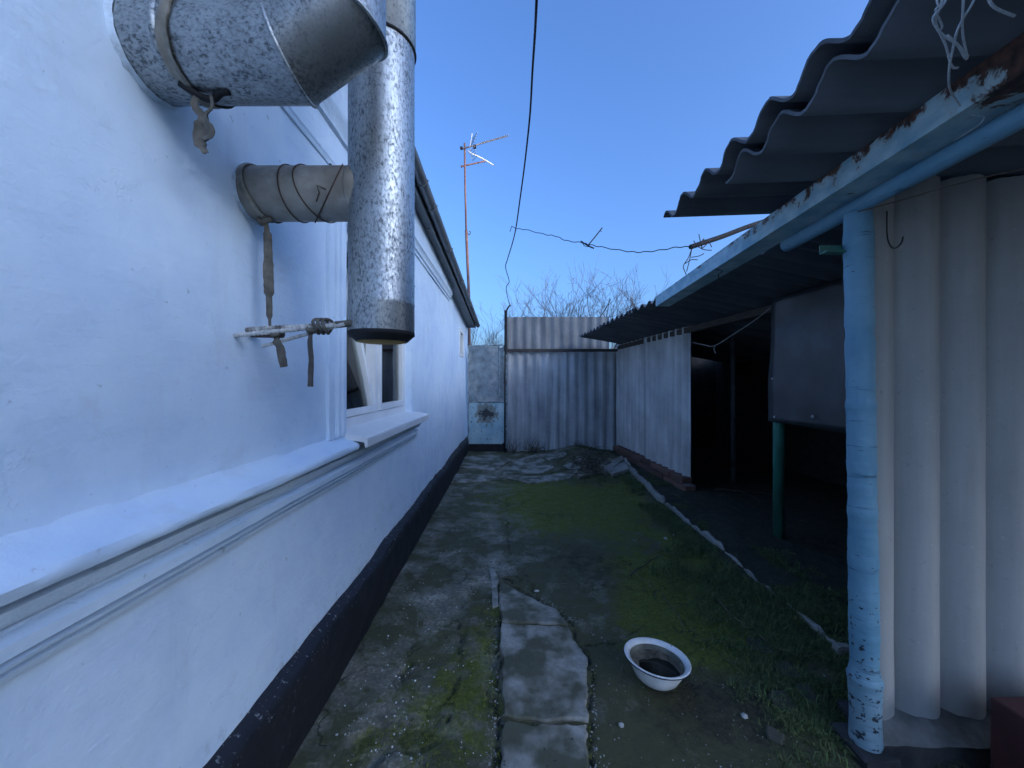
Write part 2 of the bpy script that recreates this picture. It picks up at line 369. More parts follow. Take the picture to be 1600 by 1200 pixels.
def m_ground():
    m, nt, b = nodes_mat('yard_ground'); co = wcoord(nt)
    def at(n):
        a = N(nt, 'ShaderNodeAttribute'); a.attribute_name = n; return a.outputs['Fac']
    f1 = noise(nt, co, 3.5, 7, 0.65, 0.3); f2 = noise(nt, co, 11, 9, 0.72, 0.2); fine = noise(nt, co, 70, 6, 0.72); grit = noise(nt, co, 260, 3, 0.6)
    conc = ramp(nt, math_(nt, 'ADD', math_(nt, 'MULTIPLY', f2, .6), math_(nt, 'MULTIPLY', fine, .4)),
                [(0.40, (0.10, 0.095, 0.070)), (0.50, (0.20, 0.19, 0.145)), (0.585, (0.42, 0.40, 0.325))])
    film = ramp(nt, math_(nt, 'ADD', math_(nt, 'ADD', math_(nt, 'MULTIPLY', f1, 0.65), math_(nt, 'MULTIPLY', f2, 0.35)), math_(nt, 'MULTIPLY', at('film'), 0.085)), [(0.44, 0.0), (0.53, 0.92)])
    c = mix(nt, film, conc, (0.062, 0.066, 0.022))
    ms = math_(nt, 'ADD', at('moss'), math_(nt, 'MULTIPLY', math_(nt, 'SUBTRACT', f2, 0.5), 1.3))
    mossc = ramp(nt, fine, [(0.35, (0.050, 0.072, 0.006)), (0.65, (0.16, 0.185, 0.014))])
    c = mix(nt, ramp(nt, ms, [(0.42, 0.0), (0.72, 0.9)]), c, mossc)
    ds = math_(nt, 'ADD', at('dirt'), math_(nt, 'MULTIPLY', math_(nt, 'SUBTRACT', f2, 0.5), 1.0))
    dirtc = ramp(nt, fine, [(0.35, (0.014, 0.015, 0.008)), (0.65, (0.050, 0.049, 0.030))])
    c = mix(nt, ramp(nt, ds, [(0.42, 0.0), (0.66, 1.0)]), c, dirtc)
    vor = N(nt, 'ShaderNodeTexVoronoi'); vor.feature = 'DISTANCE_TO_EDGE'; vor.inputs['Scale'].default_value = 3.4; vor.inputs['Randomness'].default_value = 1.0
    wv = N(nt, 'ShaderNodeVectorMath'); wv.operation = 'ADD'; wn_ = N(nt, 'ShaderNodeTexNoise'); wn_.inputs['Scale'].default_value = 7; wn_.inputs['Detail'].default_value = 5
    nt.links.new(co, wn_.inputs['Vector']); ws_ = N(nt, 'ShaderNodeVectorMath'); ws_.operation = 'SCALE'; ws_.inputs['Scale'].default_value = 0.28
    nt.links.new(wn_.outputs['Color'], ws_.inputs[0]); nt.links.new(co, wv.inputs[0]); nt.links.new(ws_.outputs[0], wv.inputs[1]); nt.links.new(wv.outputs[0], vor.inputs['Vector'])
    hair = math_(nt, 'MULTIPLY', ramp(nt, vor.outputs['Distance'], [(0.0, 1.0), (0.022, 0.0)]), ramp(nt, noise(nt, co, 1.7, 3), [(0.50, 0.0), (0.58, 0.8)]))
    c = mix(nt, hair, c, (0.022, 0.024, 0.016))
    c = mix(nt, at('crack'), c, (0.018, 0.020, 0.014))
    c = mix(nt, ramp(nt, grit, [(0.70, 0.0), (0.76, 0.5)]), c, (0.20, 0.21, 0.20))
    nt.links.new(c, b.inputs['Base Color'])
    nt.links.new(ramp(nt, f2, [(0.35, 0.55), (0.6, 0.9)]), b.inputs['Roughness'])
    h = math_(nt, 'ADD', math_(nt, 'MULTIPLY', fine, 0.6), math_(nt, 'MULTIPLY', f2, 1.0)); h = math_(nt, 'ADD', h, math_(nt, 'MULTIPLY', grit, 0.15))
    h = math_(nt, 'SUBTRACT', h, hair)
    bump(nt, b, h, 0.7, 0.014)
    return m
def m_slab():
    m, nt, b = nodes_mat('pale_concrete'); co = wcoord(nt)
    f2 = noise(nt, co, 12, 7, 0.65, 0.3); fine = noise(nt, co, 80, 5, 0.6); f1 = noise(nt, co, 5, 6, 0.6)
    c = ramp(nt, math_(nt, 'ADD', math_(nt, 'MULTIPLY', f2, .65), math_(nt, 'MULTIPLY', fine, .35)), [(0.36, (0.18, 0.173, 0.140)), (0.62, (0.40, 0.39, 0.345))])
    c = mix(nt, ramp(nt, f1, [(0.44, 0.0), (0.56, 0.85)]), c, (0.060, 0.064, 0.028))
    pits = ramp(nt, noise(nt, co, 55, 3, 0.5), [(0.70, 0.0), (0.73, 0.8)])
    c = mix(nt, pits, c, (0.035, 0.037, 0.035))
    nt.links.new(c, b.inputs['Base Color']); b.inputs['Roughness'].default_value = 0.8
    bump(nt, b, math_(nt, 'SUBTRACT', math_(nt, 'ADD', f2, math_(nt, 'MULTIPLY', fine, .5)), pits), 0.5, 0.008)
    return m
def m_rand(name, c0, c1, rough=0.8):
    m, nt, b = nodes_mat(name)
    a = N(nt, 'ShaderNodeAttribute'); a.attribute_name = 'tone'
    nt.links.new(ramp(nt, a.outputs['Fac'], [(0.0, c0), (1.0, c1)]), b.inputs['Base Color']); b.inputs['Roughness'].default_value = rough
    return m
def m_brick():
    m, nt, b = nodes_mat('old_red_brick'); co = wcoord(nt)
    oi = N(nt, 'ShaderNodeObjectInfo')
    c = ramp(nt, oi.outputs['Random'], [(0.0, (0.10, 0.055, 0.042)), (1.0, (0.22, 0.115, 0.085))])
    c = mix(nt, ramp(nt, noise(nt, co, 22, 5, 0.65), [(0.48, 0.0), (0.66, 0.85)]), c, (0.10, 0.085, 0.07))
    nt.links.new(c, b.inputs['Base Color']); b.inputs['Roughness'].default_value = 0.9
    bump(nt, b, noise(nt, co, 60, 5), 0.5, 0.006)
    return m
def m_water():
    m, nt, b = nodes_mat('dark_stale_water'); b.inputs['Base Color'].default_value = (0.012, 0.012, 0.009, 1); b.inputs['Roughness'].default_value = 0.08
    return m
def m_enamel():
    m, nt, b = nodes_mat('chipped_white_enamel'); co = coord(nt)
    rr = N(nt, 'ShaderNodeVectorMath'); rr.operation = 'LENGTH'; nt.links.new(co, rr.inputs[0])
    sp = ramp(nt, noise(nt, co, 60, 4, 0.6), [(0.66, 0.0), (0.69, 1.0)])
    film = ramp(nt, noise(nt, co, 16, 5, 0.6), [(0.45, 0.0), (0.75, 0.5)])
    c = mix(nt, film, (0.78, 0.80, 0.80), (0.45, 0.46, 0.40)); c = mix(nt, sp, c, (0.05, 0.05, 0.06))
    nt.links.new(c, b.inputs['Base Color']); b.inputs['Roughness'].default_value = 0.22
    return m

WHITE = m_whitewash(); TAR = m_tar(); GALV = m_galv(); GALVX = m_galv('galvanised_horizontal', (0.7, 1, 1), 0.9)
BEIGE = m_plain('beige_cement_pipe', (0.34, 0.325, 0.29), 0.75, 0, 0.22, 14, 0.2, (0.20, 0.185, 0.16))
RAG = m_plain('grey_rag', (0.12, 0.112, 0.095), 0.95, 0, 0.45, 30, 0.5, (0.08, 0.075, 0.06))
RAGP = m_plain('pale_rag', (0.29, 0.275, 0.235), 0.95, 0, 0.4, 25, 0.5, (0.16, 0.14, 0.10))
ROD = m_plain('whitewashed_iron', (0.52, 0.52, 0.50), 0.8, 0, 0.3, 40, 0.4, (0.12, 0.10, 0.085))
WIRE = m_plain('dark_wire', (0.035, 0.032, 0.036), 0.6, 0.3, 0.3, 40, 0)
RUSTW = m_plain('rusty_wire', (0.09, 0.055, 0.04), 0.8, 0.2, 0.4, 60, 0)
TWINE = m_plain('pale_twine', (0.62, 0.66, 0.68), 0.95, 0, 0.2, 120, 0.5)
GUTTER = m_plain('grey_gutter', (0.17, 0.185, 0.195), 0.45, 0.2, 0.2, 8, 0.05)
SOFFIT = m_plain('grey_soffit', (0.19, 0.205, 0.22), 0.6, 0, 0.12, 6, 0.05)
ROOFS = m_cement('roof_cement', (0.16, 0.165, 0.17), (0.08, 0.085, 0.09), 'y', 0.5)
CEM = m_cement('fence_cement', (0.56, 0.57, 0.57), (0.25, 0.26, 0.265), 'y', 0.75)
CEMW = m_cement('shed_cement', (0.68, 0.68, 0.66), (0.36, 0.36, 0.35), 'y', 0.4)
CEMN = m_cement('painted_cement', (0.42, 0.415, 0.39), (0.32, 0.315, 0.295), 'y', 0.25, 0.75)
CEMD = m_cement('dark_roof_cement', (0.14, 0.15, 0.165), (0.07, 0.077, 0.085), 'y', 0.35)
CEMU = m_cement('grey_roof_cement', (0.18, 0.20, 0.225), (0.12, 0.137, 0.155), 'y', 0.1)
BEAM = m_beam(); PBLUE = m_postblue()
GREEN = m_plain('green_paint', (0.035, 0.20, 0.15), 0.45, 0, 0.25, 12, 0.15, (0.04, 0.11, 0.085), (1, 1, 0.3))
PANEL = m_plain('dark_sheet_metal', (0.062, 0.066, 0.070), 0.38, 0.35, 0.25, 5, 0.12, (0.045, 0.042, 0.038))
GATEG = m_plain('weathered_grey_sheet', (0.20, 0.25, 0.28), 0.7, 0.2, 0.35, 9, 0.2, (0.42, 0.44, 0.43))
GATEB = m_gateblue()
UPVC = m_plain('white_plastic', (0.80, 0.81, 0.80), 0.35, 0, 0.05, 8, 0.03)
GLASS = m_glass()
CURT = m_plain('curtain', (0.62, 0.63, 0.58), 0.9, 0, 0.2, 12, 0.1)
ROOMD = m_plain('room_wall', (0.45, 0.46, 0.44), 0.9, 0, 0.1, 4, 0)
GROUND = m_ground(); SLAB = m_slab(); BRICK = m_brick()
MORTAR = m_plain('old_mortar', (0.20, 0.19, 0.17), 0.95, 0, 0.35, 14, 0.6, (0.09, 0.085, 0.075))
DARKB = m_plain('dark_base', (0.045, 0.045, 0.047), 0.9, 0, 0.4, 12, 0.5, (0.085, 0.08, 0.072))
EDGE = m_cement('edging_cement', (0.40, 0.40, 0.365), (0.19, 0.19, 0.17), 'n', 0.6)
WOODD = m_plain('dark_old_wood', (0.06, 0.048, 0.04), 0.85, 0, 0.5, 18, 0.4, None, (6, 0.6, 6))
MAROON = m_plain('maroon_paint', (0.060, 0.016, 0.018), 0.55, 0, 0.3, 9, 0.2, (0.03, 0.012, 0.012))
BARK = m_plain('twig_bark', (0.15, 0.13, 0.125), 0.9, 0, 0.3, 12, 0)
GRASS = m_rand('grass_blades', (0.030, 0.058, 0.016), (0.15, 0.20, 0.07))
STRAW = m_rand('dry_twigs', (0.035, 0.028, 0.020), (0.20, 0.17, 0.12))
STONE = m_rand('pale_crumbs', (0.20, 0.20, 0.19), (0.72, 0.72, 0.68))
ALU = m_plain('dull_aluminium', (0.40, 0.41, 0.42), 0.5, 0.5, 0.1, 20, 0)
MAST = m_plain('rusty_mast', (0.20, 0.11, 0.09), 0.7, 0.3, 0.3, 12, 0.1)
ENAMEL = m_enamel(); WATER = m_water()
NAVY = m_plain('navy_enamel', (0.012, 0.02, 0.07), 0.25, 0, 0.1, 10, 0)
SILT = m_plain('dried_silt', (0.13, 0.115, 0.085), 0.95, 0, 0.5, 40, 0.6, (0.04, 0.036, 0.028))
SOOT = m_plain('sooty_metal', (0.025, 0.025, 0.027), 0.7, 0.4, 0.3, 20, 0.2)
OCHRE = m_plain('ochre_condensate', (0.45, 0.28, 0.07), 0.8, 0, 0.3, 20, 0.1)
SHADEIN = m_plain('shed_interior_shade', (0.040, 0.037, 0.032), 0.95, 0, 0.4, 12, 0.6)  # near-black wall colour, puts the shade inside the shed into the paint
GREY = m_plain('grey_paint', (0.11, 0.115, 0.12), 0.7, 0.2, 0.3, 14, 0.1)

# ------------------------------------------------------------------ ground
def seg_dist(X, Y, pts):
    D = np.full(X.shape, 9.0)
    for (ax, ay), (bx, by) in zip(pts[:-1], pts[1:]):
        dx, dy = bx-ax, by-ay; L = dx*dx+dy*dy
        t = np.clip(((X-ax)*dx + (Y-ay)*dy)/L, 0, 1)
        D = np.minimum(D, np.hypot(X-ax-t*dx, Y-ay-t*dy))
    return D
CRACKS = [  # traced on the paving, photograph pixels -> places on the ground
    ([(778, 893), (781, 945), (779, 1010), (780, 1060), (776, 1095), (788, 1130), (780, 1200)], 0.016),
    ([(770, 890), (790, 905), (806, 916), (830, 928), (850, 945), (880, 958), (898, 982), (903, 1008), (921, 1026), (922, 1060), (921, 1200)], 0.012),
    ([(726, 940), (716, 965), (718, 1000), (713, 1016), (718, 1045), (704, 1100), (701, 1130)], 0.007),
    ([(640, 1030), (648, 1012), (655, 1000)], 0.006), ([(690, 1100), (704, 1080), (712, 1060)], 0.007),
    ([(700, 1000), (690, 990), (684, 970)], 0.004), ([(724, 742), (790, 744), (850, 742), (905, 730)], 0.012),
    ([(712, 734), (770, 738), (800, 720), (880, 716)], 0.010), ([(830, 712), (870, 735), (940, 738)], 0.010),
    ([(735, 970), (760, 975), (775, 972)], 0.006), ([(790, 770), (796, 860), (800, 890)], 0.005),
    ([(806, 916), (815, 905), (800, 900)], 0.006), ([(830, 928), (838, 915), (822, 905), (806, 905)], 0.005),
    ([(905, 1010), (960, 1003), (1000, 985)], 0.005), ([(1175, 1000), (1240, 1040), (1310, 1050)], 0.006),
    ([(640, 868), (700, 860), (760, 868)], 0.004), ([(1010, 900), (985, 880), (940, 870), (860, 872)], 0.004),
]
KERB = [(975, 720), (1004, 752), (1040, 790), (1075, 818), (1095, 835), (1130, 862), (1190, 915), (1250, 970), (1318, 1028)]
KERBW = [G(*p) for p in KERB]
def kerb_x(Y):
    ys = [p[1] for p in KERBW][::-1]; xs = [p[0] for p in KERBW][::-1]
    return np.interp(Y, ys, xs)
def ground_fields(X, Y):
    m = lambda cx, cy, rx, ry: np.exp(-((X-cx)/rx)**2 - ((Y-cy)/ry)**2)
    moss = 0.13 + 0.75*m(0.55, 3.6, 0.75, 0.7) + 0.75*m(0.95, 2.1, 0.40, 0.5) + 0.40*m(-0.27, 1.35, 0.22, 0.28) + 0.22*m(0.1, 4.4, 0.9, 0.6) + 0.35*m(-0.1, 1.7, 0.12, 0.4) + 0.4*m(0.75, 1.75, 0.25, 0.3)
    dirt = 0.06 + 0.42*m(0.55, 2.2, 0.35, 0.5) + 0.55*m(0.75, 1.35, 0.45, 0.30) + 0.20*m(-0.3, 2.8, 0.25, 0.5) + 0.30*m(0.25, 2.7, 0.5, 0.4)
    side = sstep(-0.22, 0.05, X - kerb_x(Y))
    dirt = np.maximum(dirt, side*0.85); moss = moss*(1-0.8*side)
    crack = np.zeros_like(X)
    wx = (fbm(X*12, Y*12, 31, 5)-.5)*0.11; wy = (fbm(X*12+40, Y*12, 32, 5)-.5)*0.11
    wob = 0.15 + 1.7*fbm(X*26, Y*26, 33, 3)
    for pts, w in CRACKS:
        d = seg_dist(X + wx*0.6, Y + wy*0.6, [G(*p) for p in pts])
        crack = np.maximum(crack, 1 - sstep(0.3, 1.0, d/(w*.62*wob)))
    return moss, dirt, crack, side
HOLES = [[(545, 1165), (560, 1135), (595, 1120), (620, 1122), (650, 1135), (662, 1115), (672, 1092), (692, 1100), (684, 1130), (690, 1160), (650, 1172), (600, 1182), (565, 1195)],
         [(626, 1068), (624, 1046), (636, 1030), (641, 1036), (634, 1052), (634, 1066)], [(742, 948), (775, 950), (776, 1000), (774, 1060), (762, 1062), (757, 1000), (745, 985)],
         [(712, 985), (722, 985), (722, 1022), (712, 1026)], [(762, 1070), (776, 1070), (778, 1105), (765, 1098)]]
def inside(X, Y, poly):
    r = np.zeros(X.shape, bool); n = len(poly)
    for i in range(n):
        x1, y1 = poly[i]; x2, y2 = poly[(i+1) % n]
        if y1 == y2: continue
        c = ((y1 > Y) != (y2 > Y)) & (X < (x2-x1)*(Y-y1)/(y2-y1)+x1); r ^= c
    return r
def hole_mask(X, Y):
    wx = (fbm(X*14, Y*14, 36, 4)-.5)*.10; wy = (fbm(X*14+9, Y*14, 37, 4)-.5)*.10
    h = np.zeros(X.shape)
    for pl in HOLES: h = np.maximum(h, inside(X+wx, Y+wy, [G(*p) for p in pl]).astype(float))
    return h
def ground_z(X, Y, crack=None, side=None):
    z = 0.020*(fbm(X*0.9, Y*0.9, 5, 3)-.5) + 0.012*(fbm(X*6, Y*6, 6, 4)-.5)
    if side is not None: z = z + side*(0.03*(fbm(X*5, Y*5, 8, 4)-.5) + 0.012)
    if crack is not None: z = z - crack*0.016
    z = z + 0.03*sstep(4.5, 6.3, Y)
    z = z + 0.10*np.exp(-((X-1.05)/0.33)**2 - ((Y-6.15)/0.35)**2) + 0.05*np.exp(-((X-0.85)/0.25)**2 - ((Y-5.45)/0.3)**2)
    z = z - 0.10*sstep(0.95, 1.25, X)*sstep(1.5, 1.25, Y)
    return z
def axis(lo, hi, step, far):
    a = np.arange(lo, hi+1e-6, step)
    out = [hi + 0.05*(1.45**k) for k in range(1, 60)]; out = [q for q in out if q < far]
    inn = [lo - 0.05*(1.45**k) for k in range(1, 60)]; inn = [q for q in inn if q > -far]
    return np.array(inn[::-1] + list(a) + out)
gx = axis(-0.85, 2.35, 0.0115, 400); gy = axis(1.0, 3.0, 0.0105, 400)
gy = np.concatenate([gy[gy < 3.0], np.arange(3.0, 6.5, 0.017), axis(1.0, 6.5, 0.05, 500)[axis(1.0, 6.5, 0.05, 500) > 6.52]])
GX, GY = np.meshgrid(gx, gy, indexing='ij')
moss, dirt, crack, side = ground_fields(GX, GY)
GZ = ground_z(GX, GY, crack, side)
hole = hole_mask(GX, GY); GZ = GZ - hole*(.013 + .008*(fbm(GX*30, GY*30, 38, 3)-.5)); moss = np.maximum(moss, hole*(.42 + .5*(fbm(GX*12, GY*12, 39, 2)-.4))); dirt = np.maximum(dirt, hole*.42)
moss = moss + (.02 + .42*sstep(.38, .66, fbm(GX*2.3, GY*1.8, 47, 5)))*sstep(0.0, 0.3, GX)*sstep(1.5, 2.3, GY)*(1-sstep(4.3, 5.2, GY))*(1-side) + .08*(1-side)
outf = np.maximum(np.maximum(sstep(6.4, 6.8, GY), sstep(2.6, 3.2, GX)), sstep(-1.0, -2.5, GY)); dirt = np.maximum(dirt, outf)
far = np.maximum(sstep(3, 12, np.abs(GX)), sstep(8, 20, np.abs(GY))); GZ = GZ*(1-far)
nx_, ny_ = GX.shape
idx = np.arange(nx_*ny_).reshape(nx_, ny_)
me = bpy.data.meshes.new('ground')
vv = np.stack([GX.ravel(), GY.ravel(), GZ.ravel()], 1).astype(np.float32)
ff = np.stack([idx[:-1, :-1].ravel(), idx[1:, :-1].ravel(), idx[1:, 1:].ravel(), idx[:-1, 1:].ravel()], 1)
me.vertices.add(len(vv)); me.vertices.foreach_set('co', vv.ravel())
me.loops.add(ff.size); me.loops.foreach_set('vertex_index', ff.ravel().astype(np.int32))
me.polygons.add(len(ff)); me.polygons.foreach_set('loop_start', np.arange(0, ff.size, 4, dtype=np.int32)); me.polygons.foreach_set('loop_total', np.full(len(ff), 4, dtype=np.int32))
me.update(calc_edges=True); me.polygons.foreach_set('use_smooth', [True]*len(ff))
film_a = np.clip(sstep(0.0, 0.40, GX + .25*(fbm(GX*2.5, GY*2.5, 44, 4)-.5)) * (1 - .75*sstep(4.4, 5.0, GY)), 0, 1)
for nm, arr in (('moss', moss), ('dirt', dirt), ('crack', crack), ('film', film_a)):
    a = me.attributes.new(nm, 'FLOAT', 'POINT'); a.data.foreach_set('value', np.clip(arr, 0, 1).ravel().astype(np.float32))
me.materials.append(GROUND)
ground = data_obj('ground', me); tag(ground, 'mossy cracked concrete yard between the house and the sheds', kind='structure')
_tx = np.arange(-0.9, 3.6, .015); _ty = np.arange(0.8, 6.9, .015); _TX, _TY = np.meshgrid(_tx, _ty, indexing='ij')
_TZ = ground_z(_TX, _TY, None, sstep(-0.22, 0.05, _TX - kerb_x(_TY)))
def gz(x, y):
    i = min(max((x+.9)/.015, 0), len(_tx)-1.001); j = min(max((y-.8)/.015, 0), len(_ty)-1.001); a = int(i); b = int(j); u = i-a; w = j-b
    return float((_TZ[a, b]*(1-u)+_TZ[a+1, b]*u)*(1-w) + (_TZ[a, b+1]*(1-u)+_TZ[a+1, b+1]*u)*w)

def plate(name, poly, parent, mat, h=0.014, sub=0.010, amp=0.011, seed=0, base=None):
    """a flat broken slab: outline roughened, bevelled upper edge, lying on the ground"""
    pts = []
    n = len(poly)
    for i in range(n):
        a = Vector(poly[i]); b = Vector(poly[(i+1) % n]); k = max(1, int((b-a).length/sub))
        for j in range(k):
            p = a.lerp(b, j/k); pts.append(p)
    q = []
    for i, p in enumerate(pts):
        t = (pts[(i+1) % len(pts)] - pts[i-1]); nrm = Vector((t.y, -t.x)); nrm = nrm.normalized() if nrm.length else nrm
        q.append(p + nrm*amp*2*(float(fbm(p.x*28+seed, p.y*28, seed, 3))-.5))
    cx = sum(p.x for p in q)/len(q); cy = sum(p.y for p in q)/len(q); c = Vector((cx, cy))
    zb = [gz(p.x, p.y) for p in q]
    v = [(p.x, p.y, z-0.012) for p, z in zip(q, zb)] + [(p.x, p.y, z+h*0.55) for p, z in zip(q, zb)]
    ins = []
    for p, z in zip(q, zb):
        d = (c-p); d = d.normalized() if d.length else d
        ins.append((p.x+d.x*0.006, p.y+d.y*0.006, z+h))
    v += ins; n = len(q)
    f = []
    for i in range(n):
        j = (i+1) % n
        f.append((i, j, n+j, n+i)); f.append((n+i, n+j, 2*n+j, 2*n+i))
    bm = bmesh.new(); bv = [bm.verts.new(p) for p in v]
    for t in f:
        try: bm.faces.new([bv[k] for k in t])
        except ValueError: pass
    top = bm.faces.new([bv[2*n+i] for i in range(n)])
    bmesh.ops.triangulate(bm, faces=[top], ngon_method='EAR_CLIP')
    bmesh.ops.recalc_face_normals(bm, faces=bm.faces[:])
    me = bpy.data.meshes.new(name); bm.to_mesh(me); bm.free(); me.materials.append(mat)
    return data_obj(name, me, parent)
def PG(*pts): return [G(*p) for p in pts]
plate('concrete_slab', PG((784, 978), (888, 984), (896, 1000), (904, 1016), (917, 1030), (917, 1070), (917, 1128), (860, 1131), (800, 1126), (787, 1122), (783, 1090), (785, 1055), (782, 1012)), ground, SLAB, 0.013, seed=1)
plate('concrete_slab', PG((780, 912), (800, 922), (838, 942), (872, 958), (887, 980), (784, 974), (781, 940)), ground, SLAB, 0.012, seed=2)
plate('concrete_slab', PG((786, 1133), (860, 1137), (917, 1136), (918, 1200), (919, 1300), (784, 1300), (782, 1200)), ground, SLAB, 0.013, seed=3)
plate('concrete_slab', PG((764, 888), (772, 886), (778, 905), (778, 948), (770, 950), (768, 915)), ground, SLAB, 0.007, seed=4)
for k, pl in enumerate([((722, 718), (786, 714), (800, 722), (772, 736), (716, 732)), ((806, 722), (836, 714), (866, 732), (846, 741), (786, 741)),
                        ((842, 714), (886, 712), (886, 716), (868, 728)), ((708, 742), (780, 746), (785, 752), (700, 756)), ((792, 748), (850, 745), (905, 736), (890, 748), (830, 757)),
                        ((874, 733), (912, 722), (925, 730), (900, 736))]):
    plate('concrete_slab', PG(*pl), ground, SLAB, 0.014, 0.03, 0.015, seed=10+k)
for k, (px, py, w) in enumerate([(1185, 1010, 22), (1232, 1050, 18), (1222, 1095, 24), (1212, 1150, 14), (1262, 1080, 16)]):
    x, y = G(px, py); r = w/600*y
    plate('flat_stone', [(x+r*math.cos(a)*random.uniform(.7, 1.2), y+r*1.1*math.sin(a)*random.uniform(.7, 1.2)) for a in [i*2*math.pi/7 for i in range(7)]], ground, m_plain('mud_stone%d' % k, (0.07, 0.068, 0.05), 0.9, 0, 0.35, 14, 0.5), 0.010, 0.02, 0.006, seed=30+k)

# ------------------------------------------------------------------ house
ROT_H = 0.009
house = empty('house', (0, 0, 0), ROT_H)
tag(house, 'white limewashed cottage wall with black plinth and moulded belt course on the left', 'house')
WX = -0.70
def eave_z(Y): return 2.54 - 0.066*np.asarray(Y, float)
WY0, WY1 = -1.6, 6.56; HY0 = -3.0
OY0, OY1, OZ0, OZ1 = 1.64, 2.74, 0.92, 1.84
ys = np.round(np.arange(WY0, WY1+1e-6, 0.02), 4); zs = np.round(np.arange(0.0, 2.6+1e-6, 0.02), 4)
YY, ZZ = np.meshgrid(ys, zs, indexing='ij')
XX = WX + 0.016*(fbm(YY*1.3, ZZ*1.6, 50, 3)-.5) + 0.005*(fbm(YY*8, ZZ*8, 51, 3)-.5)
near_open = ((YY > OY0-.06) & (YY < OY1+.06) & (ZZ > OZ0-.06) & (ZZ < OZ1+.06))
XX = np.where(near_open, WX, XX)
ZC = np.minimum(ZZ, eave_z(YY)+0.01)
v = np.stack([XX.ravel(), YY.ravel(), ZC.ravel()], 1)
ny, nz = YY.shape; f = []
ycen = (ys[:-1]+ys[1:])/2; zcen = (zs[:-1]+zs[1:])/2
SW = (5.50, 5.88, 1.56, 1.90)
SWg = (5.50, 5.88, 1.56, 1.90)
for i in range(ny-1):
    for j in range(nz-1):
        if OY0 < ycen[i] < OY1 and OZ0 < zcen[j] < OZ1: continue
        if SW[0] < ycen[i] < SW[1] and SW[2] < zcen[j] < SW[3]: continue
        if zs[j] > eave_z(ycen[i])+0.02: continue
        a = i*nz+j; f.append((a, a+nz, a+nz+1, a+1))
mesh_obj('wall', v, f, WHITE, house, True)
# rest of the body: far and near gable ends, back wall, floor of the attic
g = MB()
RX, RZ, BX = -3.6, 3.9, -6.5
for yv in (WY1, HY0):
    g.add([(WX, yv, 0), (WX, yv, eave_z(yv)), (RX, yv, RZ), (BX, yv, 2.3), (BX, yv, 0)], [(0, 1, 2, 3, 4)])
g.add([(BX, HY0, 0), (BX, WY1, 0), (BX, WY1, 2.3), (BX, HY0, 2.3)], [(0, 1, 2, 3)])
g.add([(WX, HY0, 0), (WX, WY0, 0), (WX, WY0, float(eave_z(WY0))), (WX, HY0, float(eave_z(HY0)))], [(0, 1, 2, 3)])
g.build('gable_wall', WHITE, house)
r = MB()
for a, b, c, d in [((-0.56, HY0-.1), (-0.52, WY1+.12), (RX, WY1+.12), (RX, HY0-.1))]:
    za, zb = float(eave_z(HY0))+.07, float(eave_z(WY1))+.07
    top = [(a[0], a[1], za), (b[0], b[1], zb), (c[0], c[1], RZ+.06), (d[0], d[1], RZ+.06)]
    r.add(top + [(x, y, z-.03) for x, y, z in top], [(0, 1, 2, 3), (7, 6, 5, 4), (0, 4, 5, 1), (1, 5, 6, 2), (2, 6, 7, 3), (3, 7, 4, 0)])
    top = [(RX, HY0-.1, RZ+.06), (RX, WY1+.12, RZ+.06), (BX-.2, WY1+.12, 2.3), (BX-.2, HY0-.1, 2.3)]
    r.add(top + [(x, y, z-.03) for x, y, z in top], [(0, 1, 2, 3), (7, 6, 5, 4), (1, 5, 6, 2), (2, 6, 7, 3), (3, 7, 4, 0)])
r.build('roof', ROOFS, house)
# plinth
pr = [(-0.665, -0.10), (-0.652, 0.03), (-0.650, 0.10), (-0.652, 0.18), (-0.656, 0.232), (-0.664, 0.246), (-0.712, 0.272)]
yl = np.arange(WY0, WY1+.01, 0.025); v = []; f = []; m = len(pr)
dense = []
for (a, b) in zip(pr[:-1], pr[1:]):
    k = max(1, int(math.hypot(b[0]-a[0], b[1]-a[1])/0.02))
    dense += [(a[0]+(b[0]-a[0])*t/k, a[1]+(b[1]-a[1])*t/k) for t in range(k)]
dense.append(pr[-1]); m = len(dense)
YG, IG = np.meshgrid(yl, np.arange(m), indexing='ij'); A1 = fbm(YG*9, IG*.48, 60, 3)-.5; A2 = fbm(yl*2.2, yl*0+3.1, 61, 3)-.5
for k, y in enumerate(yl):
    for i, (x, z) in enumerate(dense):
        n1 = float(A1[k, i]); n2 = float(A2[k])
        v.append((x+n1*0.014, y, z + (n2*0.035 + n1*0.012)*(1 if z > .15 else 0)))
for i in range(len(yl)-1):
    for j in range(m-1):
        a = i*m+j; f.append((a, a+m, a+m+1, a+1))
e0 = len(v); v += [(-.75, WY1, -.1), (-.75, WY1, .27)]
f.append(tuple([(len(yl)-1)*m+j for j in range(m)] + [e0+1, e0]))
mesh_obj('plinth', v, f, TAR, house, True)
